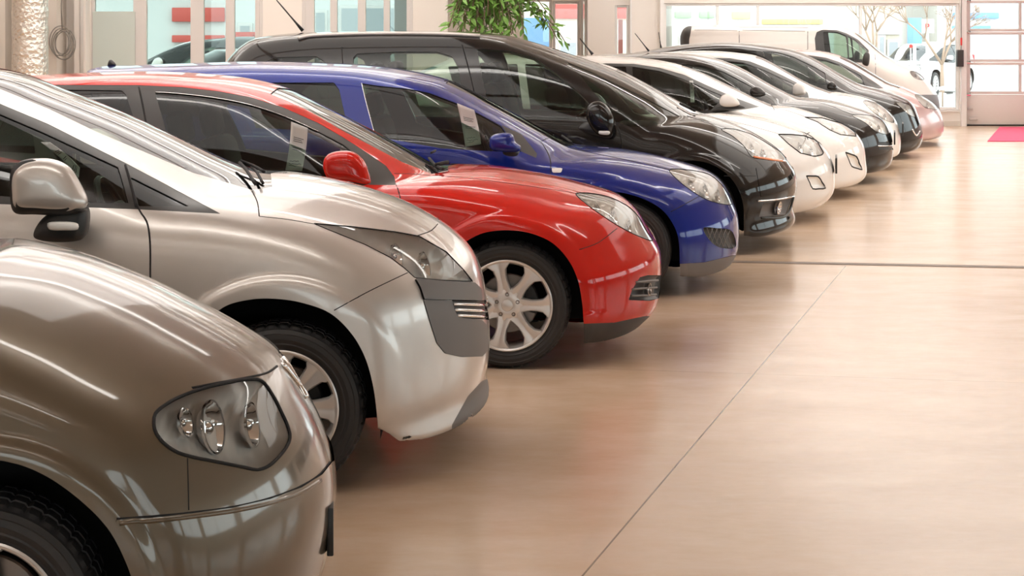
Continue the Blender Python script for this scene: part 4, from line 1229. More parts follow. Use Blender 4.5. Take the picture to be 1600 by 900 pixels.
whiteE = dict(name='white_car', label='white car standing between the two dark cars near the far end', s=130.3, W=0.90, nose=1408, zb=1.0, zbs=-0.06,
    paint=M['p_white'], res=0.022, R=0.315, Ra=0.375, wheel=(1300, 228), wb=2.64, rimr=0.215, wheelkind='ten', detail=1, cowl=-1.05, roofz=1.52, plan=0.38, planp=2.5, k=0.10,
    profile=tail_pts(-4.2, 1.47) + [('l', -3.6, 1.43), ('p', 960, 85), ('p', 1037, 81), ('p', 1081, 79), ('p', 1110, 79), ('p', 1147, 81.5), ('p', 1185, 87.5), ('p', 1212, 100), ('p', 1250, 122), ('p', 1275, 134), ('p', 1298, 142), ('p', 1312, 144), ('p', 1350, 152), ('p', 1375, 163), ('p', 1395, 180), ('p', 1404, 197), ('p', 1408, 225), ('p', 1404, 242), ('n', 1385, 247), ('n', 1350, 247), ('l', -0.5, 0.19), ('l', -1.2, 0.2), ('l', -3.0, 0.2)],
    regions=[
        rg('front_side_window', [(1120, 95), (1162, 98), (1195, 110), (1225, 124), (1241, 131), (1236, 146), (1190, 150), (1130, 148)], 'glass', off=-0.005, glass=True),
        rg('window_surround', [(1040, 95), (1100, 90), (1140, 91), (1172, 96), (1200, 107), (1225, 119), (1247, 130), (1262, 145), (1264, 153), (1240, 155), (1100, 156), (1040, 150)], 'trim', off=-0.001),
        rg('windshield', [(1180, 91), (1208, 103), (1247, 125), (1272, 138), (1296, 146), (1306, 143), (1300, 100), (1200, 60), (1184, 86)], 'screen_glass', off=-0.003, glass=True, cond='top', join=True),
        rg('headlight', [(1349, 158), (1370, 161), (1384, 168), (1391, 176), (1397, 191), (1382, 187), (1362, 173)], lamp=True, cond='front', smooth=True, bulbs=[(1376, 172, 0.05), (1386, 180, 0.05)]),
        rg('front_bumper', [(1340, 215), (1360, 180), (1382, 190), (1398, 193), (1430, 190), (1430, 270), (1330, 270)], None, cond='front', join=True),
        rg('bonnet', [(1300, 148), (1298, 120), (1398, 130), (1400, 185), (1390, 174), (1370, 160), (1349, 156)], None, cond='top', join=True),
    ],
    seams=[('bonnet_seam', [(1300, 148), (1325, 150), (1349, 157)], 0.003)],
    mirror=dict(poly=[(1239, 146), (1240, 134), (1247, 129), (1255, 132), (1259, 146), (1252, 149), (1242, 149)], out=0.13),
    antenna=((1033, 75), (1029, 50)), antr=0.005, plate=(0.42, 0.56), platex=0.02,
    )
CARS.append(whiteE)

blackF = dict(name='black_car', label='black car with dark front bumper, between the far white car and the pinkish car', s=119.3, W=0.90, nose=1441, zb=1.02, zbs=-0.06,
    paint=M['p_black'], res=0.022, R=0.315, Ra=0.375, wheel=(1345, 215), wb=2.64, rimr=0.215, wheelkind='ten', detail=1, cowl=-1.05, roofz=1.55, plan=0.38, planp=2.5, k=0.10, ztop=2.0,
    profile=tail_pts(-4.3, 1.50) + [('l', -3.95, 1.40), ('p', 1003, 80), ('p', 1037, 73.5), ('p', 1081, 68), ('p', 1147, 66), ('p', 1200, 71), ('p', 1240, 78), ('p', 1275, 92), ('p', 1312, 114), ('p', 1338, 128), ('p', 1352, 133), ('p', 1375, 139), ('p', 1412, 152), ('p', 1427, 162), ('p', 1435, 180), ('p', 1441, 200), ('p', 1441, 222), ('p', 1432, 233), ('n', 1410, 236), ('n', 1385, 235), ('l', -0.5, 0.15), ('l', -1.2, 0.2), ('l', -3.0, 0.2)],
    regions=[
        rg('front_side_window', [(1192, 80), (1215, 82), (1240, 89), (1275, 106), (1289, 114), (1292, 133), (1250, 136), (1200, 130)], 'glass', off=-0.005, glass=True),
        rg('rear_side_window', [(1090, 82), (1182, 80), (1190, 130), (1100, 130)], 'dark_glass', off=-0.005, glass=True),
        rg('windshield', [(1262, 89), (1308, 116), (1334, 131), (1348, 136), (1358, 134), (1352, 100), (1280, 75), (1268, 86)], 'screen_glass', off=-0.003, glass=True, cond='top', join=True),
        rg('headlight', [(1400, 160), (1412, 161), (1422, 165), (1427, 173), (1430, 183), (1420, 179), (1410, 170)], lamp=True, cond='front', smooth=True, bulbs=[(1418, 170, 0.05)]),
        rg('front_bumper', [(1385, 205), (1400, 178), (1420, 182), (1432, 185), (1460, 185), (1460, 250), (1375, 250)], None, cond='front', join=True),
        rg('bonnet', [(1345, 137), (1340, 110), (1430, 120), (1432, 175), (1422, 164), (1400, 159), (1370, 146)], None, cond='top', join=True),
    ],
    mirror=dict(poly=[(1293, 138), (1294, 130), (1300, 127), (1306, 132), (1308, 139), (1302, 141)], out=0.13),
    strips=[('fog_trim', [(1425, 202), (1432, 212), (1437, 205)], 0.012, 'chrome', 0.0)],
    )
CARS.append(blackF)

pinkG = dict(name='rose_car', label='pinkish rose metallic car, the last of the row beside the white van', s=107.6, W=0.90, nose=1475, zb=0.97, zbs=-0.06,
    paint=M['p_pink'], res=0.022, R=0.315, Ra=0.37, wheel=(1378, 200), wb=2.55, rimr=0.215, wheelkind='ten', detail=1, cowl=-1.05, roofz=1.42, plan=0.38, planp=2.5, k=0.10,
    profile=tail_pts(-4.05, 1.36) + [('l', -3.5, 1.32), ('p', 1140, 84), ('p', 1190, 78), ('p', 1240, 76), ('p', 1287, 79.5), ('p', 1317, 87.5), ('p', 1337, 97), ('p', 1362, 112), ('p', 1388, 127), ('p', 1408, 134), ('p', 1437, 147), ('p', 1460, 162), ('p', 1472, 180), ('p', 1475.5, 197), ('p', 1472, 212), ('n', 1450, 219), ('n', 1430, 220), ('l', -0.5, 0.17), ('l', -1.2, 0.2), ('l', -2.8, 0.2)],
    regions=[
        rg('front_side_window', [(1262, 90), (1290, 94), (1315, 102), (1345, 118), (1352, 134), (1300, 134), (1262, 130)], 'glass', off=-0.005, glass=True),
        rg('window_surround', [(1180, 90), (1262, 86), (1290, 90), (1312, 97), (1345, 114), (1381, 138), (1350, 140), (1300, 140), (1190, 134)], 'trim', off=-0.001),
        rg('windshield', [(1312, 91), (1333, 101), (1358, 116), (1384, 131), (1404, 138), (1412, 134), (1410, 100), (1330, 70), (1315, 84)], 'screen_glass', off=-0.003, glass=True, cond='top', join=True),
        rg('headlight', [(1430, 148), (1450, 153), (1458, 160), (1465, 171), (1456, 170), (1444, 167)], lamp=True, cond='front', smooth=True, bulbs=[(1452, 162, 0.05)]),
        rg('front_bumper', [(1430, 200), (1445, 168), (1466, 172), (1490, 172), (1490, 235), (1420, 235)], None, cond='front', join=True),
        rg('bonnet', [(1400, 138), (1400, 110), (1465, 120), (1468, 168), (1458, 157), (1450, 152), (1430, 147)], None, cond='top', join=True),
    ],
    )
CARS.append(pinkG)

van = dict(name='white_van', cat='van', label='white panel van with dark door mirrors standing beyond the row of cars', s=98.3, W=0.95, nose=1467, zb=1.15, zbs=0.0, tumble=0.12,
    paint=M['p_van'], res=0.03, R=0.33, Ra=0.39, wheel=(1365, 180), wb=2.9, rimr=0.215, wheelkind='ten', detail=1, cowl=-0.95, roofz=1.79, plan=0.30, planp=3.0, k=0.10, ztop=2.1, tail_glass=False, seatz=0.75, dashz=1.1,
    profile=[('l', -4.00, 0.28), ('l', -4.10, 0.5), ('l', -4.10, 1.0), ('p', 1065, 64), ('p', 1067, 50), ('p', 1074, 41.5), ('p', 1147, 39.4), ('p', 1256, 39.2), ('p', 1294, 39.5), ('p', 1317, 42), ('p', 1339, 50), ('p', 1361, 66), ('p', 1383, 84), ('p', 1401, 94), ('p', 1428, 107), ('p', 1446, 122), ('p', 1461, 141), ('p', 1467, 155), ('p', 1467, 190), ('p', 1462, 200), ('n', 1440, 205), ('l', -0.4, 0.25), ('l', -1.2, 0.25), ('l', -3.0, 0.25)],
    regions=[
        rg('front_side_window', [(1286, 50), (1308, 50), (1322, 56), (1325, 92), (1290, 92)], 'glass', off=-0.005, glass=True),
        rg('quarter_window', [(1325, 56), (1334, 60), (1342, 67), (1356, 79), (1350, 95), (1327, 95)], 'glass', off=-0.005, glass=True),
        rg('window_surround', [(1273, 60), (1276, 50), (1285, 46.5), (1308, 47), (1323, 52), (1341, 62), (1358, 79), (1352, 98), (1276, 96)], 'trim', off=-0.001),
        rg('rear_corner_lamp', [(1050, 70), (1066, 45), (1074, 41), (1081, 41), (1077, 62), (1076, 100), (1050, 100)], 'dark_grey_plastic', cond='any', off=0.002),
        rg('windshield', [(1335, 52), (1357, 69), (1380, 88), (1398, 97), (1410, 98), (1410, 60), (1350, 30), (1338, 47)], 'screen_glass', off=-0.003, glass=True, cond='top', join=True),
        rg('headlight', [(1422, 112), (1430, 112), (1438, 117), (1444, 124), (1440, 125), (1428, 121)], lamp=True, cond='front', smooth=True, bulbs=[(1434, 118, 0.06)]),
        rg('front_bumper', [(1440, 148), (1500, 148), (1500, 220), (1430, 220)], 'grey_plastic', cond='front', join=True),
    ],
    seams=[('door_seam', [(1155, 42), (1155, 70), (1155, 110)], 0.006), ('door_seam', [(1156, 43), (1210, 43), (1262, 43.5)], 0.005), ('door_seam', [(1262, 43), (1262, 70), (1262, 100)], 0.006), ('side_crease', [(1085, 47), (1120, 47), (1152, 48)], 0.004), ('side_crease', [(1160, 47), (1210, 48), (1258, 49)], 0.004), ('door_seam', [(1367, 85), (1368, 100), (1368, 120)], 0.005)],
    mirror=dict(poly=[(1348, 100), (1350, 85), (1354, 81), (1358, 83), (1359, 92), (1356, 103)], mat='dark_grey_plastic', out=0.13),
    )
CARS.append(van)

# ---- olive-grey car in front
olive = dict(name='olive_car', label='olive-grey metallic car with a rounded headlight, nearest in the row at lower left', s=660, W=0.86, nose=523, zb=0.86, zbs=-0.02,
    paint=M['p_olive'], res=0.010, R=0.295, Ra=0.355, wheel=(-40, 975), wb=2.55, rimr=0.20, wheelkind='five_fine', detail=1, cowl=-1.15, roofz=1.42, plan=0.34, planp=2.3, k=0.10, flare=0.02, flw=0.08, seatz=0.42,
    profile=tail_pts(-4.15, 1.38) + [('l', -3.2, 1.38), ('l', -2.6, 1.42), ('l', -2.1, 1.36), ('l', -1.55, 1.12), ('l', -1.22, 0.965), ('p', 0, 384), ('p', 60, 391), ('p', 120, 405), ('p', 180, 426), ('p', 240, 450), ('p', 300, 479), ('p', 360, 509), ('p', 408, 537), ('p', 438, 558), ('p', 455, 580), ('p', 475, 612), ('p', 498, 650), ('p', 512, 685), ('p', 522, 725), ('p', 524, 765), ('p', 520, 810), ('p', 510, 858), ('p', 492, 900), ('l', -0.12, 0.16), ('l', -0.5, 0.17), ('l', -1.2, 0.18), ('l', -2.8, 0.2)],
    arch=[(-290, 1060), (-290, 960), (-270, 850), (-200, 755), (-110, 715), (0, 717), (60, 735), (120, 774), (168, 822), (192, 864), (207, 905), (214, 960), (216, 1060)],
    regions=[
        rg('front_side_window', [(-1500, 100), (-900, 140), (-640, 290), (-560, 400), (-1500, 400)], 'glass', off=-0.005, glass=True),
        rg('headlight', [(240, 660), (243, 646), (262, 630), (290, 616), (324, 605), (355, 598), (384, 593), (408, 595), (426, 618), (440, 645), (449, 665), (453, 684), (444, 704), (420, 728), (402, 734), (380, 730), (340, 722), (300, 714), (275, 706), (255, 692), (243, 676)], lamp=True, cond='front', seal=0.0048, smooth=True, bulbs=[(300, 650, 0.036), (352, 655, 0.075), (410, 655, 0.060)], bowl=(0.075, 1.1, 0.0015, 260.0)),
        rg('front_bumper', [(180, 812), (240, 808), (300, 802), (360, 794), (420, 780), (468, 762), (500, 742), (516, 722), (560, 700), (560, 1100), (180, 1100), (214, 960), (207, 905), (192, 864)], None, cond='front', join=True, off=0.007),
        rg('bonnet', [(-400, 360), (450, 360), (452, 572), (436, 572), (420, 582), (384, 591), (324, 600), (264, 628), (150, 600), (-400, 560)], None, cond='top', join=True),
    ],
    seams=[('bumper_seam', [(293, 716), (294, 750), (295, 797)], 0.0022), ('bonnet_edge', [(300, 606), (340, 598), (384, 590), (418, 582), (433, 572)], 0.0045), ('bumper_seam', [(182, 811), (240, 807), (300, 801), (360, 793), (420, 779), (468, 761), (500, 741), (515, 722)], 0.0035)],
    strips=[('bumper_ridge', [(186, 817), (240, 813), (300, 807), (360, 799), (420, 786), (468, 769), (498, 751)], 0.007, M['p_olive'], 0.004), ('chrome_grille_edge', [(442, 560), (456, 582), (468, 604), (478, 622)], 0.008, 'chrome', 0.002)], plate=(0.285, 0.415), platex=-0.012,
    )
CARS.append(olive)

import time as _t
BODIES = {}
for sp in CARS:
    t0 = _t.time()
    root, B = make_car(sp)
    BODIES[sp['label']] = (root, B, sp)
    print('car', sp['name'], round(_t.time() - t0, 1), 's verts', len(B.V))

# ------------------------------------------------------------------ room materials
def nodes(m):
    nt = m.node_tree
    return nt, nt.nodes['Principled BSDF']

def floor_material():
    m = mat('floor_concrete', (0.58, 0.44, 0.34), 0.3)
    nt, b = nodes(m)
    L = nt.links.new
    geo = nt.nodes.new('ShaderNodeNewGeometry')
    def noise(scale3, s, det, rough=0.55, rotz=0.17):
        mp = nt.nodes.new('ShaderNodeMapping')
        mp.inputs['Rotation'].default_value = (0, 0, rotz)
        mp.inputs['Scale'].default_value = scale3
        L(geo.outputs['Position'], mp.inputs['Vector'])
        n = nt.nodes.new('ShaderNodeTexNoise')
        n.inputs['Scale'].default_value = s
        n.inputs['Detail'].default_value = det
        n.inputs['Roughness'].default_value = rough
        L(mp.outputs[0], n.inputs['Vector'])
        return n.outputs['Fac']
    def rng(v, a, b2, c, d):
        r = nt.nodes.new('ShaderNodeMapRange')
        r.inputs['From Min'].default_value = a; r.inputs['From Max'].default_value = b2
        r.inputs['To Min'].default_value = c; r.inputs['To Max'].default_value = d
        L(v, r.inputs['Value'])
        return r.outputs['Result']
    def mathn(op, x, y=None):
        k = nt.nodes.new('ShaderNodeMath'); k.operation = op
        for i, v in enumerate((x, y)):
            if v is None: continue
            if isinstance(v, (int, float)): k.inputs[i].default_value = v
            else: L(v, k.inputs[i])
        return k.outputs[0]
    big = noise((1, 1, 1), 0.45, 3)
    streak = noise((1.0, 1.9, 1), 1.5, 8, 0.66)
    fine = noise((1, 2, 1), 14, 4)
    f = mathn('ADD', rng(big, 0.3, 0.7, -0.04, 0.03), rng(streak, 0.30, 0.72, -0.10, 0.05))
    f = mathn('ADD', f, rng(fine, 0.3, 0.7, -0.015, 0.015))
    f = mathn('ADD', f, 1.0)
    # small dark scuffs
    sc = noise((1.4, 2.6, 1), 3.1, 8, 0.72)
    scm = rng(sc, 0.66, 0.80, 1.0, 0.72)
    f = mathn('MULTIPLY', f, scm)
    # saw-cut joints: thin dark lines
    def line(p, q, w, ymax=None):
        dx, dy = q[0] - p[0], q[1] - p[1]
        l = math.hypot(dx, dy)
        nx, ny = -dy / l, dx / l
        dt = nt.nodes.new('ShaderNodeVectorMath'); dt.operation = 'DOT_PRODUCT'
        L(geo.outputs['Position'], dt.inputs[0]); dt.inputs[1].default_value = (nx, ny, 0)
        d = mathn('ABSOLUTE', mathn('SUBTRACT', dt.outputs['Value'], nx * p[0] + ny * p[1]))
        mk = mathn('LESS_THAN', d, w)
        if ymax is not None:
            sp = nt.nodes.new('ShaderNodeSeparateXYZ'); L(geo.outputs['Position'], sp.inputs[0])
            mk = mathn('MULTIPLY', mk, mathn('LESS_THAN', sp.outputs['Y'], ymax))
        return mk
    l1 = line((0.2187, 5.965), (2.417, 13.89), 0.0035, 13.85)
    l2 = line((0.226, 9.676), (2.467, 9.25), 0.0035)
    l3 = line((3.0, 24.0), (7.0, 23.3), 0.015)
    lm = mathn('MAXIMUM', mathn('MULTIPLY', l1, 0.72), mathn('MULTIPLY', l2, 0.35))
    f = mathn('MULTIPLY', f, mathn('SUBTRACT', 1.0, lm))
    mx = nt.nodes.new('ShaderNodeVectorMath'); mx.operation = 'SCALE'
    cr = nt.nodes.new('ShaderNodeMix'); cr.data_type = 'RGBA'
    cr.inputs['A'].default_value = (0.68, 0.485, 0.33, 1)
    cr.inputs['B'].default_value = (0.645, 0.485, 0.365, 1)
    L(rng(streak, 0.35, 0.65, 0, 1), cr.inputs['Factor'])
    L(cr.outputs['Result'], mx.inputs[0]); L(f, mx.inputs['Scale'])
    L(mx.outputs[0], b.inputs['Base Color'])
    L(rng(streak, 0.3, 0.7, 0.17, 0.27), b.inputs['Roughness'])
    bp = nt.nodes.new('ShaderNodeBump')
    bp.inputs['Strength'].default_value = 0.035
    bp.inputs['Distance'].default_value = 0.01
    wav = noise((0.6, 2.2, 1), 1.1, 3)
    L(wav, bp.inputs['Height'])
    L(bp.outputs[0], b.inputs['Normal'])
    b.inputs['Specular IOR Level'].default_value = 0.5
    return m

M['floor'] = floor_material()
M['wall'] = mat('wall_paint', (0.84, 0.78, 0.73), 0.75)
M['wall_warm'] = mat('warm_wall_paint', (0.66, 0.60, 0.54), 0.8)
M['ceiling'] = mat('ceiling_sheet', (0.86, 0.82, 0.79), 0.7)
M['frame'] = mat('window_frame_grey', (0.66, 0.62, 0.60), 0.45, 0.1)
M['white_frame'] = mat('window_frame_white', (0.86, 0.84, 0.82), 0.45)
M['door_panel'] = mat('sectional_door_panel', (0.84, 0.78, 0.74), 0.5)
M['office_pane'] = glassmat('office_glass', (0.62, 0.70, 0.67))
M['pane'] = glassmat('pane_glass', (0.93, 0.97, 0.96))
M['frosted'] = mat('frosted_board', (0.72, 0.74, 0.72), 0.35)
def translucent(name, col):
    m = mat(name, col, 0.4); nt = m.node_tree; b = nt.nodes['Principled BSDF']
    t = nt.nodes.new('ShaderNodeBsdfTranslucent'); t.inputs[0].default_value = (*col, 1)
    x = nt.nodes.new('ShaderNodeMixShader'); x.inputs[0].default_value = 0.35
    nt.links.new(b.outputs[0], x.inputs[1]); nt.links.new(t.outputs[0], x.inputs[2])
    nt.links.new(x.outputs[0], [n for n in nt.nodes if n.type == 'OUTPUT_MATERIAL'][0].inputs[0])
    return m
M['frosted'] = translucent('frosted_board', (0.74, 0.78, 0.74))
M['groove'] = mat('floor_expansion_strip', (0.20, 0.15, 0.12), 0.6)
M['mat_red'] = mat('red_mat', (0.80, 0.10, 0.20), 0.9)
M['asphalt'] = mat('yard_paving', (0.42, 0.41, 0.40), 0.8)
M['lamp_on'] = mat('lamp_diffuser', (0.9, 0.9, 0.9), 0.5, emit=(1.0, 0.95, 0.89), estr=LAMP_POWER)
M['lamp_body'] = mat('lamp_housing', (0.75, 0.75, 0.75), 0.5)
M['leaf'] = mat('leaf', (0.17, 0.34, 0.06), 0.42)
M['bark'] = mat('bark', (0.20, 0.14, 0.09), 0.8)
M['twig'] = mat('bare_twig', (0.42, 0.30, 0.22), 0.8)
M['pot'] = mat('clay_pot', (0.35, 0.30, 0.27), 0.6)
M['facade_cream'] = mat('facade_cream', (0.72, 0.66, 0.55), 0.8)
M['facade_white'] = mat('facade_white', (0.75, 0.74, 0.73), 0.8)
M['facade_red'] = mat('shop_red', (0.65, 0.10, 0.08), 0.5)
M['facade_grey'] = mat('facade_grey', (0.40, 0.42, 0.44), 0.6)
M['facade_green'] = mat('sign_green', (0.35, 0.60, 0.30), 0.6)
M['facade_yellow'] = mat('sign_yellow', (0.80, 0.60, 0.25), 0.6)
M['sign_blue'] = mat('sign_blue', (0.22, 0.42, 0.72), 0.5)
M['sign_white'] = mat('sign_white', (0.82, 0.82, 0.82), 0.5)
M['sign_red'] = mat('sign_red', (0.75, 0.05, 0.04), 0.5)
M['redbrown'] = mat('red_brown_metal', (0.30, 0.10, 0.08), 0.5)
M['cable'] = mat('grey_cable', (0.22, 0.20, 0.18), 0.6)
M['conduit'] = mat('plastic_conduit', (0.55, 0.52, 0.49), 0.5)
M['hedge'] = mat('hedge', (0.14, 0.26, 0.10), 0.8)

def foil():
    m = mat('crinkled_foil', (0.80, 0.77, 0.72), 0.22, 0.9)
    nt, b = nodes(m)
    tc = nt.nodes.new('ShaderNodeTexCoord')
    v = nt.nodes.new('ShaderNodeTexVoronoi'); v.inputs['Scale'].default_value = 22
    n = nt.nodes.new('ShaderNodeTexNoise'); n.inputs['Scale'].default_value = 30; n.inputs['Detail'].default_value = 6
    nt.links.new(tc.outputs['Object'], v.inputs['Vector']); nt.links.new(tc.outputs['Object'], n.inputs['Vector'])
    ad = nt.nodes.new('ShaderNodeMath'); ad.operation = 'ADD'
    nt.links.new(v.outputs['Distance'], ad.inputs[0]); nt.links.new(n.outputs['Fac'], ad.inputs[1])
    bp = nt.nodes.new('ShaderNodeBump'); bp.inputs['Strength'].default_value = 0.7; bp.inputs['Distance'].default_value = 0.02
    nt.links.new(ad.outputs[0], bp.inputs['Height']); nt.links.new(bp.outputs[0], b.inputs['Normal'])
    return m
M['foil'] = foil()

def struct(name, lo, hi, m, parent=None, bevel=0.0):
    c = tuple((a + b) / 2 for a, b in zip(lo, hi)); s = tuple(b - a for a, b in zip(lo, hi))
    o = box(name, c, s, M[m] if isinstance(m, str) else m, parent, bevel)
    if parent is None: o['kind'] = 'structure'
    return o

def X_at(px, Y): return (px - 800) / F * Y
def Z_at(py, Y): return H - (py - 50) / F * Y

XL, XR, YB, YF, ZC = -9.0, 10.5, -9.0, 34.5, 3.7
struct('floor', (XL - 0.2, YB - 0.2, -0.12), (XR + 0.2, YF + 0.25, 0.0), 'floor')
struct('ceiling', (XL - 0.2, YB - 0.2, ZC), (XR + 0.2, 22.25, ZC + 0.15), 'ceiling')
struct('ceiling', (-1.4, 22.25, ZC), (XR + 0.2, YF + 0.2, ZC + 0.15), 'ceiling')

def wall_holes(name, axis, pos, th, a0, a1, z0, z1, holes, m):
    """one mesh wall along an axis with rectangular holes (a, b, zlo, zhi), sorted"""
    bm = bmesh.new()
    def bx(a, b, c, d):
        if b - a < 1e-4 or d - c < 1e-4: return
        if axis == 'x': add_box(bm, ((a + b) / 2, pos, (c + d) / 2), (b - a, th, d - c))
        else: add_box(bm, (pos, (a + b) / 2, (c + d) / 2), (th, b - a, d - c))
    cur = a0
    for (a, b, c, d) in sorted(holes):
        bx(cur, a, z0, z1); bx(a, b, z0, c); bx(a, b, d, z1); cur = b
    bx(cur, a1, z0, z1)
    bmesh.ops.remove_doubles(bm, verts=bm.verts, dist=1e-5)
    o = link(name, bm_mesh(name, bm, smooth=False), M[m])
    o['kind'] = 'structure'
    return o

_wn = [0]
def window(axis, pos, a0, a1, z0, z1, mull=(), rails=(), fm='frame', fw=0.06, glass='pane', depth=0.09):
    """a glazed window: frame, mullions and one pane per field"""
    _wn[0] += 1
    root = empty('window_%d' % _wn[0]); root['kind'] = 'structure'
    def bx(nm, a, b, c, d, m, dp, par=root):
        if axis == 'x': return box(nm, ((a + b) / 2, pos, (c + d) / 2), (b - a, dp, d - c), M[m], par)
        return box(nm, (pos, (a + b) / 2, (c + d) / 2), (dp, b - a, d - c), M[m], par)
    bm = bmesh.new()
    def fb(a, b, c, d):
        if axis == 'x': add_box(bm, ((a + b) / 2, pos, (c + d) / 2), (b - a, depth, d - c), None, 0.006, 1)
        else: add_box(bm, (pos, (a + b) / 2, (c + d) / 2), (depth, b - a, d - c), None, 0.006, 1)
    fb(a0, a0 + fw, z0, z1); fb(a1 - fw, a1, z0, z1); fb(a0 + fw, a1 - fw, z0, z0 + fw); fb(a0 + fw, a1 - fw, z1 - fw, z1)
    link('window_frame', bm_mesh('window_frame', bm, smooth=False), M[fm], root)
    xs = [a0 + fw]
    for c in mull:
        c, w = c if isinstance(c, tuple) else (c, fw)
        bx('mullion', c - w / 2, c + w / 2, z0 + fw, z1 - fw, fm, depth * 0.9)
        xs += [c - w / 2, c + w / 2]
    xs.append(a1 - fw)
    zs = [z0 + fw]
    for c in rails: zs += [c - fw / 2, c + fw / 2]
    zs.append(z1 - fw)
    for i in range(0, len(xs), 2):
        for c in rails:
            bx('transom', xs[i], xs[i + 1], c - fw / 2, c + fw / 2, fm, depth * 0.9)
        for j in range(0, len(zs), 2):
            bx('pane', xs[i], xs[i + 1], zs[j], zs[j + 1], glass, 0.012)
    return root

# far wall, beyond the van
wx0, wx1 = X_at(1037, YF), X_at(1499, YF)
wz0, wz1 = Z_at(172, YF), Z_at(5, YF)
dx0, dx1 = X_at(1509, YF), X_at(1509, YF) + 2.35
gx0 = X_at(702, YF)
fa = [(X_at(815, YF), X_at(862, YF), 0.05, 2.28), (X_at(864, YF), X_at(906, YF), 0.02, Z_at(2, YF)), (X_at(908, YF), X_at(917, YF), 0.1, 2.28), (X_at(961, YF), X_at(983, YF), 0.1, Z_at(8, YF))]
wall_holes('wall_front', 'x', YF + 0.1, 0.2, -1.36, XR, 0, ZC, [(a, b, c, d) for a, b, c, d in fa] + [(wx0, wx1, wz0, wz1), (dx0, dx1, 0.0, 2.42)], 'wall')
window('x', YF + 0.08, wx0, wx1, wz0, wz1, mull=(X_at(1121.5, YF), X_at(1185, YF), X_at(1345.5, YF)), fm='white_frame', fw=0.05)
for (a, b, c, d) in fa:
    window('x', YF + 0.08, a, b, c, d, fw=0.045, fm='frame' if b - a > 0.3 else 'white_frame')
struct('trim_1', (X_at(1037, YF), YF - 0.03, Z_at(172, YF) - 0.03), (X_at(1505, YF), YF + 0.0, Z_at(172, YF)), 'white_frame')
struct('baseboard_front', (X_at(1040, YF), YF - 0.02, 0), (X_at(1507, YF), YF, 0.09), 'wall_warm')
struct('pillar_front', (X_at(918, YF - 0.5), YF - 0.6, 0), (X_at(960, YF - 0.5), YF, ZC), 'wall')
struct('trim_2', (X_at(984, YF), YF - 0.12, 0), (X_at(986.5, YF), YF, ZC), 'white_frame')
struct('trim_3', (X_at(1031, YF), YF - 0.10, 0), (X_at(1037, YF), YF, ZC), 'white_frame')
struct('trim_4', (X_at(1500, YF), YF - 0.12, 0), (X_at(1508, YF), YF, ZC), 'white_frame')

# sectional door
door = empty('door_1'); door['kind'] = 'structure'
rows = [(197, 147.5), (147.5, 97), (97, 49.5), (49.5, 0), (0, -50)]
for ri, (yb, yt) in enumerate(rows):
    zb_, zt_ = Z_at(yb, YF), min(Z_at(yt, YF), 2.42) - 0.006
    if ri == 0:
        box('door_panel', ((dx0 + dx1) / 2, YF + 0.1, (zb_ + zt_) / 2), (dx1 - dx0, 0.05, zt_ - zb_), M['door_panel'], door, 0.005)
        continue
    bm = bmesh.new()
    cols = [dx0, X_at(1596, YF), X_at(1596, YF) + 1.0, dx1]
    bd = 0.065
    def fb(a, b, c, d): add_box(bm, ((a + b) / 2, YF + 0.1, (c + d) / 2), (b - a, 0.05, d - c), None, 0.004, 1)
    fb(dx0, dx1, zb_, zb_ + 0.05); fb(dx0, dx1, zt_ - 0.05, zt_)
    for i, c in enumerate(cols):
        w = 0.10 if i in (0, 3) else 0.05
        a = c if i == 0 else (c - w if i == 3 else c - w / 2)
        fb(a, a + w, zb_ + 0.05, zt_ - 0.05)
    o = link('door_panel', bm_mesh('door_panel', bm, smooth=False), M['door_panel'], door)
    box('door_pane', ((dx0 + dx1) / 2, YF + 0.1, (zb_ + zt_) / 2), (dx1 - dx0 - 0.1, 0.01, zt_ - zb_ - 0.08), M['pane'], o)
for ri, (yb, yt) in enumerate(rows[:4]):
    zc_ = Z_at(yt, YF)
    box('door_hinge', (dx0 + 0.06, YF + 0.065, zc_), (0.09, 0.02, 0.06), M['chrome'], door, 0.004)
box('door_latch', (X_at(1517, YF), YF + 0.06, Z_at(170, YF)), (0.10, 0.03, 0.04), M['frame'], door, 0.01)
box('door_latch', (X_at(1522, YF), YF + 0.055, Z_at(186, YF)), (0.15, 0.04, 0.06), M['frame'], door, 0.015)
box('door_track', (X_at(1508.5, YF), YF + 0.03, 1.2), (0.05, 0.06, 2.4), M['frame'], door, 0.005)
box('bottom_seal', ((dx0 + dx1) / 2, YF + 0.08, 0.012), (dx1 - dx0, 0.05, 0.024), M['seam'], door)

# nearer wall on the left, with the glazed office front
YW = 22.0
def xw(px): return X_at(px, YW)
ZT, ZL = 3.0, 0.35
holes = [(141, 318), (318, 410), (486, 572), (570, 645)]
hl = [(xw(142), xw(410), ZL, ZT), (xw(472), xw(645), ZL, ZT)]
wall_holes('wall_office', 'x', YW + 0.12, 0.2, XL, xw(699), 0, ZC, hl, 'wall')
window('x', YW + 0.06, xw(142), xw(410), ZL, ZT, mull=((xw(218), 0.15), (xw(307.5), 0.15), (xw(359), 0.10), (xw(403), 0.07)), fm='frame', fw=0.04, glass='office_pane')
window('x', YW + 0.06, xw(472), xw(645), ZL, ZT, mull=((xw(481), 0.14), (xw(521), 0.08), (xw(565), 0.09), (xw(604), 0.07), (xw(640), 0.07)), fm='frame', fw=0.04, glass='office_pane')
struct('wall_return', (-1.36, YW + 0.22, 0), (-1.16, YF, ZC), 'wall')
struct('pillar_left', (xw(76), YW - 0.45, 0), (xw(103), YW + 0.02, ZC), 'wall_warm')
struct('trim_5', (xw(122), YW - 0.20, 0), (xw(140), YW + 0.02, ZC), 'wall')
struct('trim_6', (xw(-60), YW - 0.30, 0), (xw(19), YW + 0.02, ZC), 'wall_warm')

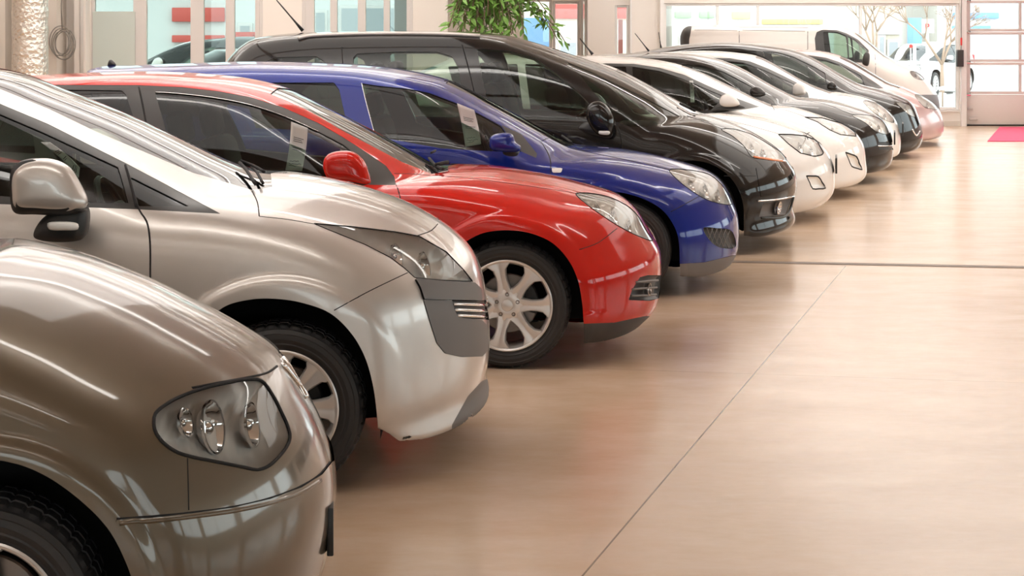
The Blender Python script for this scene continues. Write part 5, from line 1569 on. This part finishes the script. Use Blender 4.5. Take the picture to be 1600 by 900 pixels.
# side walls and the wall behind the camera, with their windows
wr = [(y, y + 4.6) for y in (-8.0, -2.8, 2.4, 7.6, 12.8, 18.0, 23.2, 28.6)]
wall_holes('wall_right', 'y', XR + 0.1, 0.2, YB, YF, 0, ZC, [(a, b, 1.0, 2.7) for a, b in wr], 'wall')
for a, b in wr:
    window('y', XR + 0.1, a, b, 1.0, 2.7, mull=((a + b) / 2,), fm='white_frame', fw=0.06)
struct('wall_left', (XL - 0.2, YB, 0), (XL, YW + 0.2, ZC), 'wall')
wk = [(-8.4, -4.2), (-3.6, 0.6), (1.2, 5.4), (6.0, 10.0)]
wall_holes('wall_back', 'x', YB - 0.1, 0.2, XL, XR, 0, ZC, [(a, b, 1.2, 2.7) for a, b in wk], 'wall')
for a, b in wk:
    window('x', YB - 0.1, a, b, 1.2, 2.7, mull=((a + b) / 2,), fm='white_frame', fw=0.06)

# window openings guide the daylight
def portal(loc, rot, sx, sy):
    l = bpy.data.lights.new('window_daylight', 'AREA'); l.shape = 'RECTANGLE'; l.size = sx; l.size_y = sy
    l.cycles.is_portal = True
    o = bpy.data.objects.new('window_daylight', l); C.objects.link(o); o.location = loc; o.rotation_euler = rot
for a, b in wr: portal((XR + 0.25, (a + b) / 2, 1.85), (0, PI / 2, 0), 1.7, b - a)
for a, b in wk: portal(((a + b) / 2, YB - 0.25, 1.95), (PI / 2, 0, 0), b - a, 1.5)
portal(((wx0 + wx1) / 2, YF + 0.3, (wz0 + wz1) / 2), (-PI / 2, 0, 0), wx1 - wx0, wz1 - wz0)
portal(((dx0 + dx1) / 2, YF + 0.3, 1.3), (-PI / 2, 0, 0), dx1 - dx0, 2.3)

# ceiling lamps in rows
# glowing ceiling panels out of view, added for soft fill and broad reflections
M['fill_panel'] = mat('glowing_fill_panel', (0.8, 0.8, 0.8), 0.5, emit=(1.0, 0.955, 0.90), estr=FILL_PANEL)
for (x0_, x1_, y0_, y1_, nx_, ny_) in ((-5.6, -0.6, 7.5, 21.4, 2, 6), (3.2, 7.4, 12.0, 33.6, 1, 9)):
    _wn[0] += 1
    r = empty('window_%d' % _wn[0]); r['kind'] = 'structure'  # numbered with the windows, but holds only the added glowing panels
    cw_, ch_ = (x1_ - x0_) / nx_, (y1_ - y0_) / ny_
    bm = bmesh.new()
    for i in range(nx_ + 1): add_box(bm, (x0_ + i * cw_, (y0_ + y1_) / 2, ZC - 0.03), (0.08, y1_ - y0_ + 0.08, 0.06))
    for j in range(ny_ + 1): add_box(bm, ((x0_ + x1_) / 2, y0_ + j * ch_, ZC - 0.03), (x1_ - x0_, 0.08, 0.058))
    link('fill_panel_frame', bm_mesh('fill_panel_frame', bm, smooth=False), M['white_frame'], r)
    for i in range(nx_):
        for j in range(ny_):
            box('fill_panel_sheet', (x0_ + (i + .5) * cw_, y0_ + (j + .5) * ch_, ZC - 0.012), (cw_ - 0.08, ch_ - 0.08, 0.02), M['fill_panel'], r)
lh = lamp_m = None
for xx in (-5.6, -1.4, 2.8, 7.0):
    for yy in (-2.5, 1.5, 5.5, 9.5, 13.5, 17.5, 21.0, 24.5, 27.0, 29.5, 32.0, 33.5):  # closer rows towards the far wall are added to brighten that end
        if xx < -0.7 and yy > 21.5: continue
        if xx > 5 and yy < 20: continue
        if xx > 2 and yy < 9: continue
        if lh is None:
            bm = bmesh.new()
            for q in (-1.74, 1.74): add_box(bm, (q, 0, 0.0), (0.06, 0.16, 0.09), None, 0.01, 1)
            for q in (-0.085, 0.085): add_box(bm, (0, q, 0.0), (3.44, 0.008, 0.13))
            lh = bm_mesh('lamp_housing', bm, smooth=False); lh.materials.append(M['lamp_body'])
            bm = bmesh.new(); add_box(bm, (0, 0, 0.0), (3.42, 0.14, 0.03), None, 0.008, 1); lamp_m = bm_mesh('lamp_diffuser', bm, smooth=False); lamp_m.materials.append(M['lamp_on'])
            bm = bmesh.new()
            for q in (-1.2, 1.2): add_box(bm, (q, 0, 0.015 + 0.205), (0.012, 0.012, 0.41))
            lw = bm_mesh('suspension_wire', bm, smooth=False); lw.materials.append(M['frame'])
        r = empty('ceiling_lamp', (xx, yy, ZC - 0.425), 0, 'long white strip lamp hung below the showroom ceiling', 'ceiling lamp', 'strip lamps below the showroom ceiling')
        for nm, me in (('lamp_housing', lh), ('lamp_diffuser', lamp_m), ('suspension_wire', lw)):
            o = bpy.data.objects.new(nm, me); C.objects.link(o); o.parent = r

# floor strip, mat
def flat_strip(name, pts, z0, z1, material, parent=None):
    bm = bmesh.new()
    lo = [bm.verts.new((x, y, z0)) for x, y in pts]; hi = [bm.verts.new((x, y, z1)) for x, y in pts]
    bm.faces.new(hi); bm.faces.new(lo[::-1])
    k = len(pts)
    for i in range(k): bm.faces.new((lo[i], lo[(i + 1) % k], hi[(i + 1) % k], hi[i]))
    return link(name, bm_mesh(name, bm, smooth=False), material, parent)
sl = (13.78 - 14.12) / (3.67 - 1.624)
def gy(x): return 14.12 + sl * (x - 1.624)
o = flat_strip('trim_7', [(-8.5, gy(-8.5) - 0.06), (10.4, gy(10.4) - 0.06), (10.4, gy(10.4) + 0.06), (-8.5, gy(-8.5) + 0.06)], 0.0, 0.003, M['groove'])
o['kind'] = 'structure'
def fl(px, py):
    Y = F * H / (py - 50)
    return (X_at(px, Y), Y)
p1, p2 = fl(1543, 221.5), fl(1562, 199)
o = flat_strip('floor_mat', [p1, (p1[0] + 2.6, p1[1]), (p2[0] + 1.7, p2[1]), p2], 0.0, 0.012, M['mat_red'])
tag(o, 'bright red mat lying on the floor before the sectional door', 'mat')

# ------------------------------------------------------------------ things by the left wall
def lathe_obj(name, prof, n, material, parent=None, loc=None):
    bm = bmesh.new(); lathe_bm(bm, prof, n, 'Z')
    return link(name, bm_mesh(name, bm), material, parent, loc)
r = 0.5 * (X_at(75, 20.5) - X_at(19, 20.5))
pv = []
for i in range(75):
    z = 0.0 + i * (ZC - 0.002) / 74
    pv.append((r * (1 + 0.035 * math.sin(i * 1.7) * random.random()), z))
o = lathe_obj('insulated_pipe', pv, 40, M['foil'], None, (X_at(47, 20.5), 20.5, 0))
tag(o, 'thick vertical pipe wrapped in crinkled silver foil by the left wall', 'pipe')
# cable coil
cb = empty('cable_coil', (X_at(97, 21.5), 21.5, Z_at(92, 21.5)), 0, 'coil of thin grey cable hanging from the beige wall pillar', 'cable')
cx, cz = X_at(97, 21.5), Z_at(67, 21.5)
pts = []
for k in range(150):
    a = 2 * PI * k / 30 + 1.4
    rr = 0.135 + 0.03 * math.sin(k * 0.13)
    pts.append((rr * 0.82 * math.cos(a) + 0.02 * math.sin(k * 0.07), 0.012 * math.sin(k * 0.21) + 0.0, cz - Z_at(92, 21.5) + rr * 1.15 * math.sin(a)))
tube('coil', pts, 0.006, M['cable'], cb, 5)
tube('hanging_lead', [(0.0, 0, cz - Z_at(92, 21.5) + 0.16), (-0.01, 0, 0.6), (0.02, 0.0, 1.1), (0.03, 0.0, 2.0), (0.05, 0.0, ZC - Z_at(92, 21.5) - 0.02)], 0.006, M['cable'], cb, 5)
o = tube('conduit', [(X_at(127, 21.7), 21.7, 0.05), (X_at(127, 21.7), 21.7, ZC - 0.01)], 0.022, M['conduit'], None, 8)
tag(o, 'slim upright plastic conduit left of the office window', 'pipe')
o = box('frosted_board', (xw(178), YW + 0.002, 1.1), (xw(211) - xw(145), 0.012, 2 * (Z_at(18, YW) - 1.1)), M['frosted'])
tag(o, 'pale frosted privacy board set across the first office window', 'board')

# plant: tall fig with hanging leafy twigs
PY = 21.35
plant = empty('potted_plant', (X_at(752, PY), PY, 0), 0, 'large leafy green indoor tree rising behind the black people carrier', 'plant')
px0 = X_at(752, PY)
bm = bmesh.new(); lathe_bm(bm, [(0, 0), (0.22, 0), (0.28, 0.42), (0.30, 0.45), (0.27, 0.45), (0.25, 0.40), (0, 0.38)], 32, 'Z')
link('pot', bm_mesh('pot', bm), M['pot'], plant)
rnd = random.Random(9)
branches = []
def bez(a, b, c, n=14):
    return [tuple((1 - t) ** 2 * a[i] + 2 * t * (1 - t) * b[i] + t * t * c[i] for i in range(3)) for t in [k / (n - 1) for k in range(n)]]
def rel(px, py, dy=0.0): return (X_at(px, PY) - px0, dy, Z_at(py, PY))
ends = []
for (qx, qy, mx_, my_) in [(705, 40, 730, -40), (712, 18, 730, -60), (722, 55, 735, -30), (735, 40, 750, -40), (742, 10, 760, -50), (755, 50, 760, -40), (765, 25, 765, -60), (775, 48, 770, -50), (790, 30, 780, -60), (800, 55, 790, -40), (812, 38, 800, -60), (822, 52, 810, -40), (835, 18, 810, -50), (852, 22, 820, -30), (868, 62, 840, 0), (884, 70, 850, 5), (845, 42, 820, 0), (862, 50, 835, -5), (720, 5, 735, -60), (780, 5, 775, -80), (800, 12, 790, -70), (718, 30, 735, -50), (730, 22, 745, -60), (750, 30, 755, -60), (785, 60, 780, -20), (810, 20, 795, -60), (770, 60, 765, -20), (745, 60, 745, -20)]:
    for dy in ((-0.22, 0.0, 0.2) if qx < 815 else (0.0,)):
        a = (0.03 * rnd.uniform(-1, 1), 0, 2.3 + 0.4 * rnd.random())
        jx = rnd.uniform(-4, 4)
        b = rel(mx_ + jx, my_, dy * 0.7); c = rel(qx + jx, qy + rnd.uniform(-3, 3), dy)
        ends.append(bez(a, b, c))
V, T = [], []
base = 0
for br in ends + [[(0, 0, 0.4), (0.02, 0.0, 1.2), (-0.01, 0, 2.0), (0.0, 0, 2.9)]]:
    rr_ = 0.006 if len(br) > 5 else 0.03
    v, t = tube_np(br, rr_, 5)
    V.append(v); T.append(t + base); base += len(v)
link('stems', mesh_np('stems', np.concatenate(V), np.concatenate(T)), M['bark'], plant)
bm = bmesh.new()
def leaf(bm, p, d, up, L, w):
    d = Vector(d).normalized(); up = Vector(up); s = d.cross(up)
    if s.length < 1e-3: s = Vector((1, 0, 0))
    s.normalize(); nrm = s.cross(d)
    p = Vector(p)
    prof = [(0, 0.02), (0.18, 0.55), (0.4, 1.0), (0.65, 0.85), (0.85, 0.4), (1.0, 0.0)]
    Lf, Rt, Md = [], [], []
    for t, ww in prof:
        c = p + d * (L * t) - nrm * (0.35 * L * t * t)
        Md.append(bm.verts.new(c))
        Lf.append(bm.verts.new(c + s * (w * ww) + nrm * (0.25 * w * ww)))
        Rt.append(bm.verts.new(c - s * (w * ww) + nrm * (0.25 * w * ww)))
    for i in range(len(prof) - 1):
        bm.faces.new((Md[i], Md[i + 1], Lf[i + 1], Lf[i]))
        bm.faces.new((Rt[i], Rt[i + 1], Md[i + 1], Md[i]))
for br in ends:
    nl = 20
    for k in range(nl):
        t = 0.22 + 0.78 * k / (nl - 1)
        i = min(int(t * (len(br) - 1)), len(br) - 2)
        f_ = t * (len(br) - 1) - i
        p = [br[i][j] * (1 - f_) + br[i + 1][j] * f_ for j in range(3)]
        d = [br[i + 1][j] - br[i][j] for j in range(3)]
        side = rnd.uniform(-1.2, 1.2)
        dd = (d[0] * 3 + side + rnd.uniform(-.3, .3), rnd.uniform(-0.8, 0.8), d[2] * 2 - 0.15 + rnd.uniform(-.5, .5))
        leaf(bm, p, dd, (rnd.uniform(-.5, .5), rnd.uniform(-1, 0.2), 1), rnd.uniform(0.08, 0.15), rnd.uniform(0.016, 0.027))
me = bm_mesh('foliage', bm, smooth=True, angle=2)
link('foliage', me, M['leaf'], plant)

# ------------------------------------------------------------------ paper sheets hung in car windows
def sheet(B, poly, w, label, car_words, bend=0.03):
    P = [B.unproj(px, py, w) for px, py in poly]     # tl, tr, br, bl
    n = 10
    bm = bmesh.new()
    grid = []
    for i in range(n + 1):
        v = i / n
        row = []
        for j in range(7):
            u = j / 6
            a = P[0] * (1 - u) + P[1] * u; b = P[3] * (1 - u) + P[2] * u
            q = a * (1 - v) + b * v
            q = q + np.array([0, -bend * math.sin(PI * v), 0])
            row.append(q)
        grid.append(row)
    g = np.array(grid).reshape(-1, 3)
    root = [r for r, b_, s_ in BODIES.values() if b_ is B][0]
    mw = Matrix.Translation(root.location) @ Matrix.Rotation(root.rotation_euler.z, 4, 'Z')
    L = [mw @ Vector(p) for p in B.loc(g)]
    vs = [bm.verts.new(p) for p in L]
    for i in range(n):
        for j in range(6):
            a = i * 7 + j
            bm.faces.new((vs[a], vs[a + 1], vs[a + 8], vs[a + 7]))
    o = link('paper_sheet', bm_mesh('paper_sheet', bm, angle=2), M['paper'])
    md = o.modifiers.new('thickness', 'SOLIDIFY'); md.thickness = 0.001
    tag(o, label, 'paper')
    # printed lines
    near = Vector((-math.sin(B.alpha), -math.cos(B.alpha), 0))
    V, T = [], []; base = 0
    rn = random.Random(len(label))
    for (v0, u0, u1) in [(0.30, 0.2, 0.8), (0.34, 0.2, 0.7), (0.38, 0.2, 0.75), (0.52, 0.2, 0.8), (0.56, 0.2, 0.6), (0.80, 0.15, 0.7), (0.86, 0.15, 0.85), (0.90, 0.15, 0.6)]:
        pts = []
        for u in np.linspace(u0, u1, 8):
            a = P[0] * (1 - u) + P[1] * u; b = P[3] * (1 - u) + P[2] * u
            q = a * (1 - v0) + b * v0 + np.array([0, -bend * math.sin(PI * v0) + 0.002, (rn.uniform(-.004, .004) if v0 > 0.75 else 0)])
            pts.append(list(mw @ Vector(B.loc(q[None])[0])))
        v, t = tube_np(pts, 0.0015, 4)
        V.append(v); T.append(t + base); base += len(v)
    link('printed_lines', mesh_np('printed_lines', np.concatenate(V), np.concatenate(T)), M['ink'], o)
    return o
def bd(key):
    return [b for r_, b, s in BODIES.values() if s is key][0]
sheet(bd(red), [(455, 190), (481, 200), (472, 267), (446, 266)], 0.78, 'curved white paper sheet with print in the red car window', '')
sheet(bd(blue), [(714, 161), (741, 172), (752, 225), (727, 230)], 0.74, 'white paper sheet hanging in the blue car window', '')
sheet(bd(silver), [(64, 222), (78, 222), (125, 262), (123, 278)], 0.72, 'slanting white paper sheet behind the silver car mirror', '')
sheet(bd(whiteB), [(1077, 126), (1083, 126), (1085, 160), (1079, 160)], 0.70, 'narrow white sheet upright in the farther white hatchback window', '')

# ------------------------------------------------------------------ outside
struct('yard_ground', (-45, YF + 0.25, -0.1), (60, 80, -0.02), 'asphalt')
struct('yard_ground', (XR + 0.2, -30, -0.1), (60, YF + 0.25, -0.02), 'asphalt')
struct('yard_ground', (-45, -30, -0.1), (XR + 0.2, YB - 0.2, -0.02), 'asphalt')
struct('yard_ground', (-45, YW + 0.3, -0.1), (-1.36, YF + 0.25, -0.02), 'asphalt')

def building(name, x0, x1, y0, y1, h, wallm, label, wins, bands=()):
    r_ = empty(name, ((x0 + x1) / 2, (y0 + y1) / 2, 0), 0, label, 'building')
    cx_, cy_ = (x0 + x1) / 2, (y0 + y1) / 2
    box('building_wall', (0, 0, h / 2 - 0.02), (x1 - x0, y1 - y0, h), M[wallm], r_)
    box('roof', (0, 0, h + 0.1), (x1 - x0 + 0.04, y1 - y0 + 0.6, 0.25), M['facade_grey'], r_, 0.03)
    for (a, b, c, d, m) in wins:
        f_ = box('shop_window', ((a + b) / 2 - cx_, y0 - cy_ - 0.03, (c + d) / 2), (b - a, 0.10, d - c), M['frame'], r_, 0.02)
        k = max(1, int((b - a) / 1.1))
        for i in range(k):
            w = (b - a) / k
            box('pane', (-(b - a) / 2 + w * (i + 0.5), -0.06, 0), (w - 0.12, 0.02, d - c - 0.14), M[m], f_)
    for (a, b, c, d, m) in bands:
        box('sign_band', ((a + b) / 2 - cx_, y0 - cy_ - 0.08, (c + d) / 2), (b - a, 0.12, d - c), M[m], r_, 0.02)
    return r_
YO = 56.0
def xo(px): return X_at(px, YO)
def zo(py): return Z_at(py, YO)
building('far_building', xo(1050), xo(1303), YO, YO + 8, 4.5, 'facade_white', 'pale shop building across the yard with green and yellow signs', [(xo(1060), xo(1110), 0.3, 1.6, 'facade_grey'), (xo(1200), xo(1260), 0.3, 1.6, 'facade_grey')], [(xo(1054), xo(1080), zo(28), zo(18), 'facade_green'), (xo(1092), xo(1116), zo(28), zo(18), 'facade_green'), (xo(1143), xo(1172), zo(30), zo(18), 'facade_yellow'), (xo(1190), xo(1285), zo(38), zo(30), 'facade_yellow')])
building('cream_building', xo(1305), xo(1416), YO + 1, YO + 9, 4.8, 'facade_cream', 'cream building across the yard with a glazed entrance', [(xo(1381), xo(1394), 0.05, zo(54), 'facade_grey'), (xo(1396), xo(1416), 0.2, zo(62), 'facade_grey')], [(xo(1378), xo(1419), zo(54), zo(48), 'facade_white')])
building('white_building', xo(1500), xo(1680), YO + 3, YO + 11, 5.2, 'facade_white', 'white building across the yard seen through the sectional door', [(xo(1520), xo(1590), zo(48), zo(36), 'sign_blue')], [(xo(1525), xo(1600), zo(28), zo(18), 'sign_blue')])
building('red_shop', xo(560), xo(1000), YO - 2, YO + 6, 3.6, 'facade_cream', 'low shop with a long red and pink sign band beyond the glazed wall', [(xo(870), xo(900), 0.3, zo(62), 'facade_grey')], [(xo(862), xo(1000), zo(30), zo(8), 'facade_red')])
YO2 = 44.0
building('left_shop', X_at(60, YO2), X_at(640, YO2), YO2, YO2 + 8, 3.0, 'facade_white', 'shop with red and white sign bands beyond the office windows', [(X_at(150, YO2), X_at(215, YO2), 0.3, 1.6, 'facade_grey'), (X_at(372, YO2), X_at(395, YO2), 1.3, 1.9, 'facade_grey'), (X_at(490, YO2), X_at(512, YO2), 1.0, 2.2, 'facade_grey'), (X_at(530, YO2), X_at(620, YO2), 0.4, 2.3, 'facade_grey')], [(X_at(270, YO2), X_at(352, YO2), Z_at(34, YO2), Z_at(12, YO2), 'facade_red'), (X_at(270, YO2), X_at(352, YO2), Z_at(66, YO2), Z_at(55, YO2), 'facade_red'), (X_at(368, YO2), X_at(400, YO2), Z_at(60, YO2), Z_at(50, YO2), 'facade_red')])
# blue board and P sign
b_ = empty('parking_sign', (X_at(1438, 50), 50, 0), 0, 'blue and white roadside board with a red letter P', 'sign')
x0_ = X_at(1438, 50)
box('board', (X_at(1429, 50) - x0_, 0, (Z_at(28, 50) + Z_at(68, 50)) / 2), (X_at(1440, 50) - X_at(1418, 50), 0.08, Z_at(28, 50) - Z_at(68, 50)), M['sign_blue'], b_, 0.01)
box('sign_face', (X_at(1449, 50) - x0_, 0, (Z_at(30, 50) + Z_at(52, 50)) / 2), (X_at(1460, 50) - X_at(1440, 50), 0.08, Z_at(30, 50) - Z_at(52, 50)), M['sign_white'], b_, 0.01)
box('sign_post', (X_at(1429, 50) - x0_, 0.0, 0.65), (0.08, 0.08, 1.4), M['frame'], b_, 0.01)
box('sign_post', (X_at(1449, 50) - x0_, 0.0, 0.80), (0.08, 0.08, 1.7), M['frame'], b_, 0.01)
fc = bpy.data.curves.new('letter_p', 'FONT'); fc.body = 'P'; fc.size = 0.25; fc.extrude = 0.01; fc.align_x = 'CENTER'
fo = bpy.data.objects.new('letter_p', fc); C.objects.link(fo); fo.parent = b_
fo.location = (X_at(1448, 50) - x0_, -0.055, Z_at(47, 50)); fo.rotation_euler = (PI / 2, 0, 0); fm_ = bpy.data.meshes.new_from_object(fo); lp, lr_ = fo.location.copy(), fo.rotation_euler.copy(); bpy.data.objects.remove(fo)
fo = link('letter_p', fm_, M['sign_red'], b_, lp); fo.rotation_euler = lr_
r_ = empty('round_sign', (X_at(1423, 46), 46, 0), 0, 'small round red road sign on a post outside the window', 'sign')
bm = bmesh.new(); lathe_bm(bm, [(0, 0), (0.045, 0), (0.045, 0.02), (0, 0.02)], 24, 'Y'); link('sign_disc', bm_mesh('sign_disc', bm), M['sign_red'], r_, (0, -0.03, Z_at(72, 46)))
box('sign_post', (0, 0.0, Z_at(72, 46) / 2), (0.03, 0.03, Z_at(72, 46)), M['frame'], r_)
# poster board behind the plant
o = box('blue_poster_board', (X_at(838, 36.5), 36.5, 0.97), (X_at(860, 36.5) - X_at(814, 36.5), 0.05, 1.98), M['sign_blue'])
tag(o, 'large blue display board standing outside beyond the indoor tree', 'board')
o = box('red_brown_post', (X_at(969.5, 35.6), 35.6, 0.95), (0.085, 0.085, 1.94), M['redbrown'], None, 0.01)
tag(o, 'red-brown square metal post outside, right of the white pillar', 'post')
# bare trees
def bare_tree(x, y, h, seed, label):
    rn = random.Random(seed)
    V, T = [], []; base_ = [0]
    def grow(p, d, L, r, lev):
        q = [p[i] + d[i] * L for i in range(3)]
        m_ = [(p[i] + q[i]) / 2 + rn.uniform(-.06, .06) * L for i in range(3)]
        v, t = tube_np([p, m_, q], [r, r * 0.85, r * 0.7], 5)
        V.append(v); T.append(t + base_[0]); base_[0] += len(v)
        if lev == 0: return
        for _ in range(3 if lev > 1 else 4):
            dd = [d[0] + rn.uniform(-.7, .7), d[1] + rn.uniform(-.7, .7), d[2] + rn.uniform(-.25, .4)]
            l = math.sqrt(sum(c * c for c in dd))
            grow(q, [c / l for c in dd], L * rn.uniform(.6, .8), r * 0.6, lev - 1)
    grow([0, 0, -0.02], [0, 0, 1], h * 0.3, 0.06, 5)
    o = link('bare_tree', mesh_np('bare_tree', np.concatenate(V), np.concatenate(T)), M['twig'], None, (x, y, 0))
    tag(o, label, 'tree')
bare_tree(X_at(1365, 49), 49, 3.6, 3, 'bare leafless tree outside above the van windscreen')
bare_tree(X_at(1472, 44), 44, 3.2, 5, 'bare leafless tree outside just left of the sectional door')
# white frame stand outside the window
r_ = empty('display_stand', (X_at(1484, 38), 38, 0), 0, 'small white stand with a sloping top outside, left of the door', 'stand')
xs0, xs1 = X_at(1468, 38) - X_at(1484, 38), X_at(1500, 38) - X_at(1484, 38)
bm = bmesh.new()
add_box(bm, (0, 0, (Z_at(141, 38) + Z_at(134, 38)) / 2 + 0.02), (xs1 - xs0, 0.5, 0.05), Matrix.Rotation(-0.2, 3, 'Y'), 0.01, 1)
link('sloping_top', bm_mesh('sloping_top', bm, smooth=False), M['white_frame'], r_)
for xx in (xs0 + 0.06, xs1 - 0.06):
    for yy in (-0.2, 0.2):
        box('leg', (xx, yy, 0.24), (0.05, 0.05, 0.5), M['white_frame'], r_)
# door control box
r_ = empty('control_box', (X_at(1499, YF - 0.1), YF - 0.14, Z_at(104, YF)), 0, 'small dark control box with red handle beside the door frame', 'control box')
box('box_body', (0, 0, 0.15), (0.12, 0.10, 0.30), M['dark_grey_plastic'], r_, 0.01)
box('red_handle', (0.02, -0.02, 0.45), (0.03, 0.03, 0.14), M['sign_red'], r_, 0.008)
tube('cord', [(0.02, 0, 0.3), (0.02, -0.02, 0.42), (0.02, -0.02, 0.9), (0.03, 0, 1.2)], 0.008, M['cable'], r_, 5)
tube('cord', [(0.0, 0, 0.0), (0.02, -0.02, -0.3), (0.03, 0, -0.6), (-0.02, 0, -0.75)], 0.008, M['sign_white'], r_, 5)

# cars parked outside: copies of the cars inside
def copy_tree(o, parent=None):
    c = o.copy(); C.objects.link(c)
    if parent is not None: c.parent = parent
    for ch in o.children: copy_tree(ch, c)
    return c
def outside_car(key, x, y, rz, label):
    src = [r for r, b, s in BODIES.values() if s is key][0]
    c = copy_tree(src); c.location = (x, y, -0.02); c.rotation_euler = (0, 0, rz); c['label'] = label; c['group'] = 'cars parked outside'
    return c
outside_car(whiteB, 11.5, 53.6, PI + 1.0, 'white car parked outside behind the van bonnet')
outside_car(silver, X_at(282, 36) + 0.4, 36, PI - 0.3, 'silver car parked outside behind the second office window')
outside_car(darkD, X_at(380, 33) + 1.0, 33, 0.2, 'dark car parked outside behind the narrow office window')
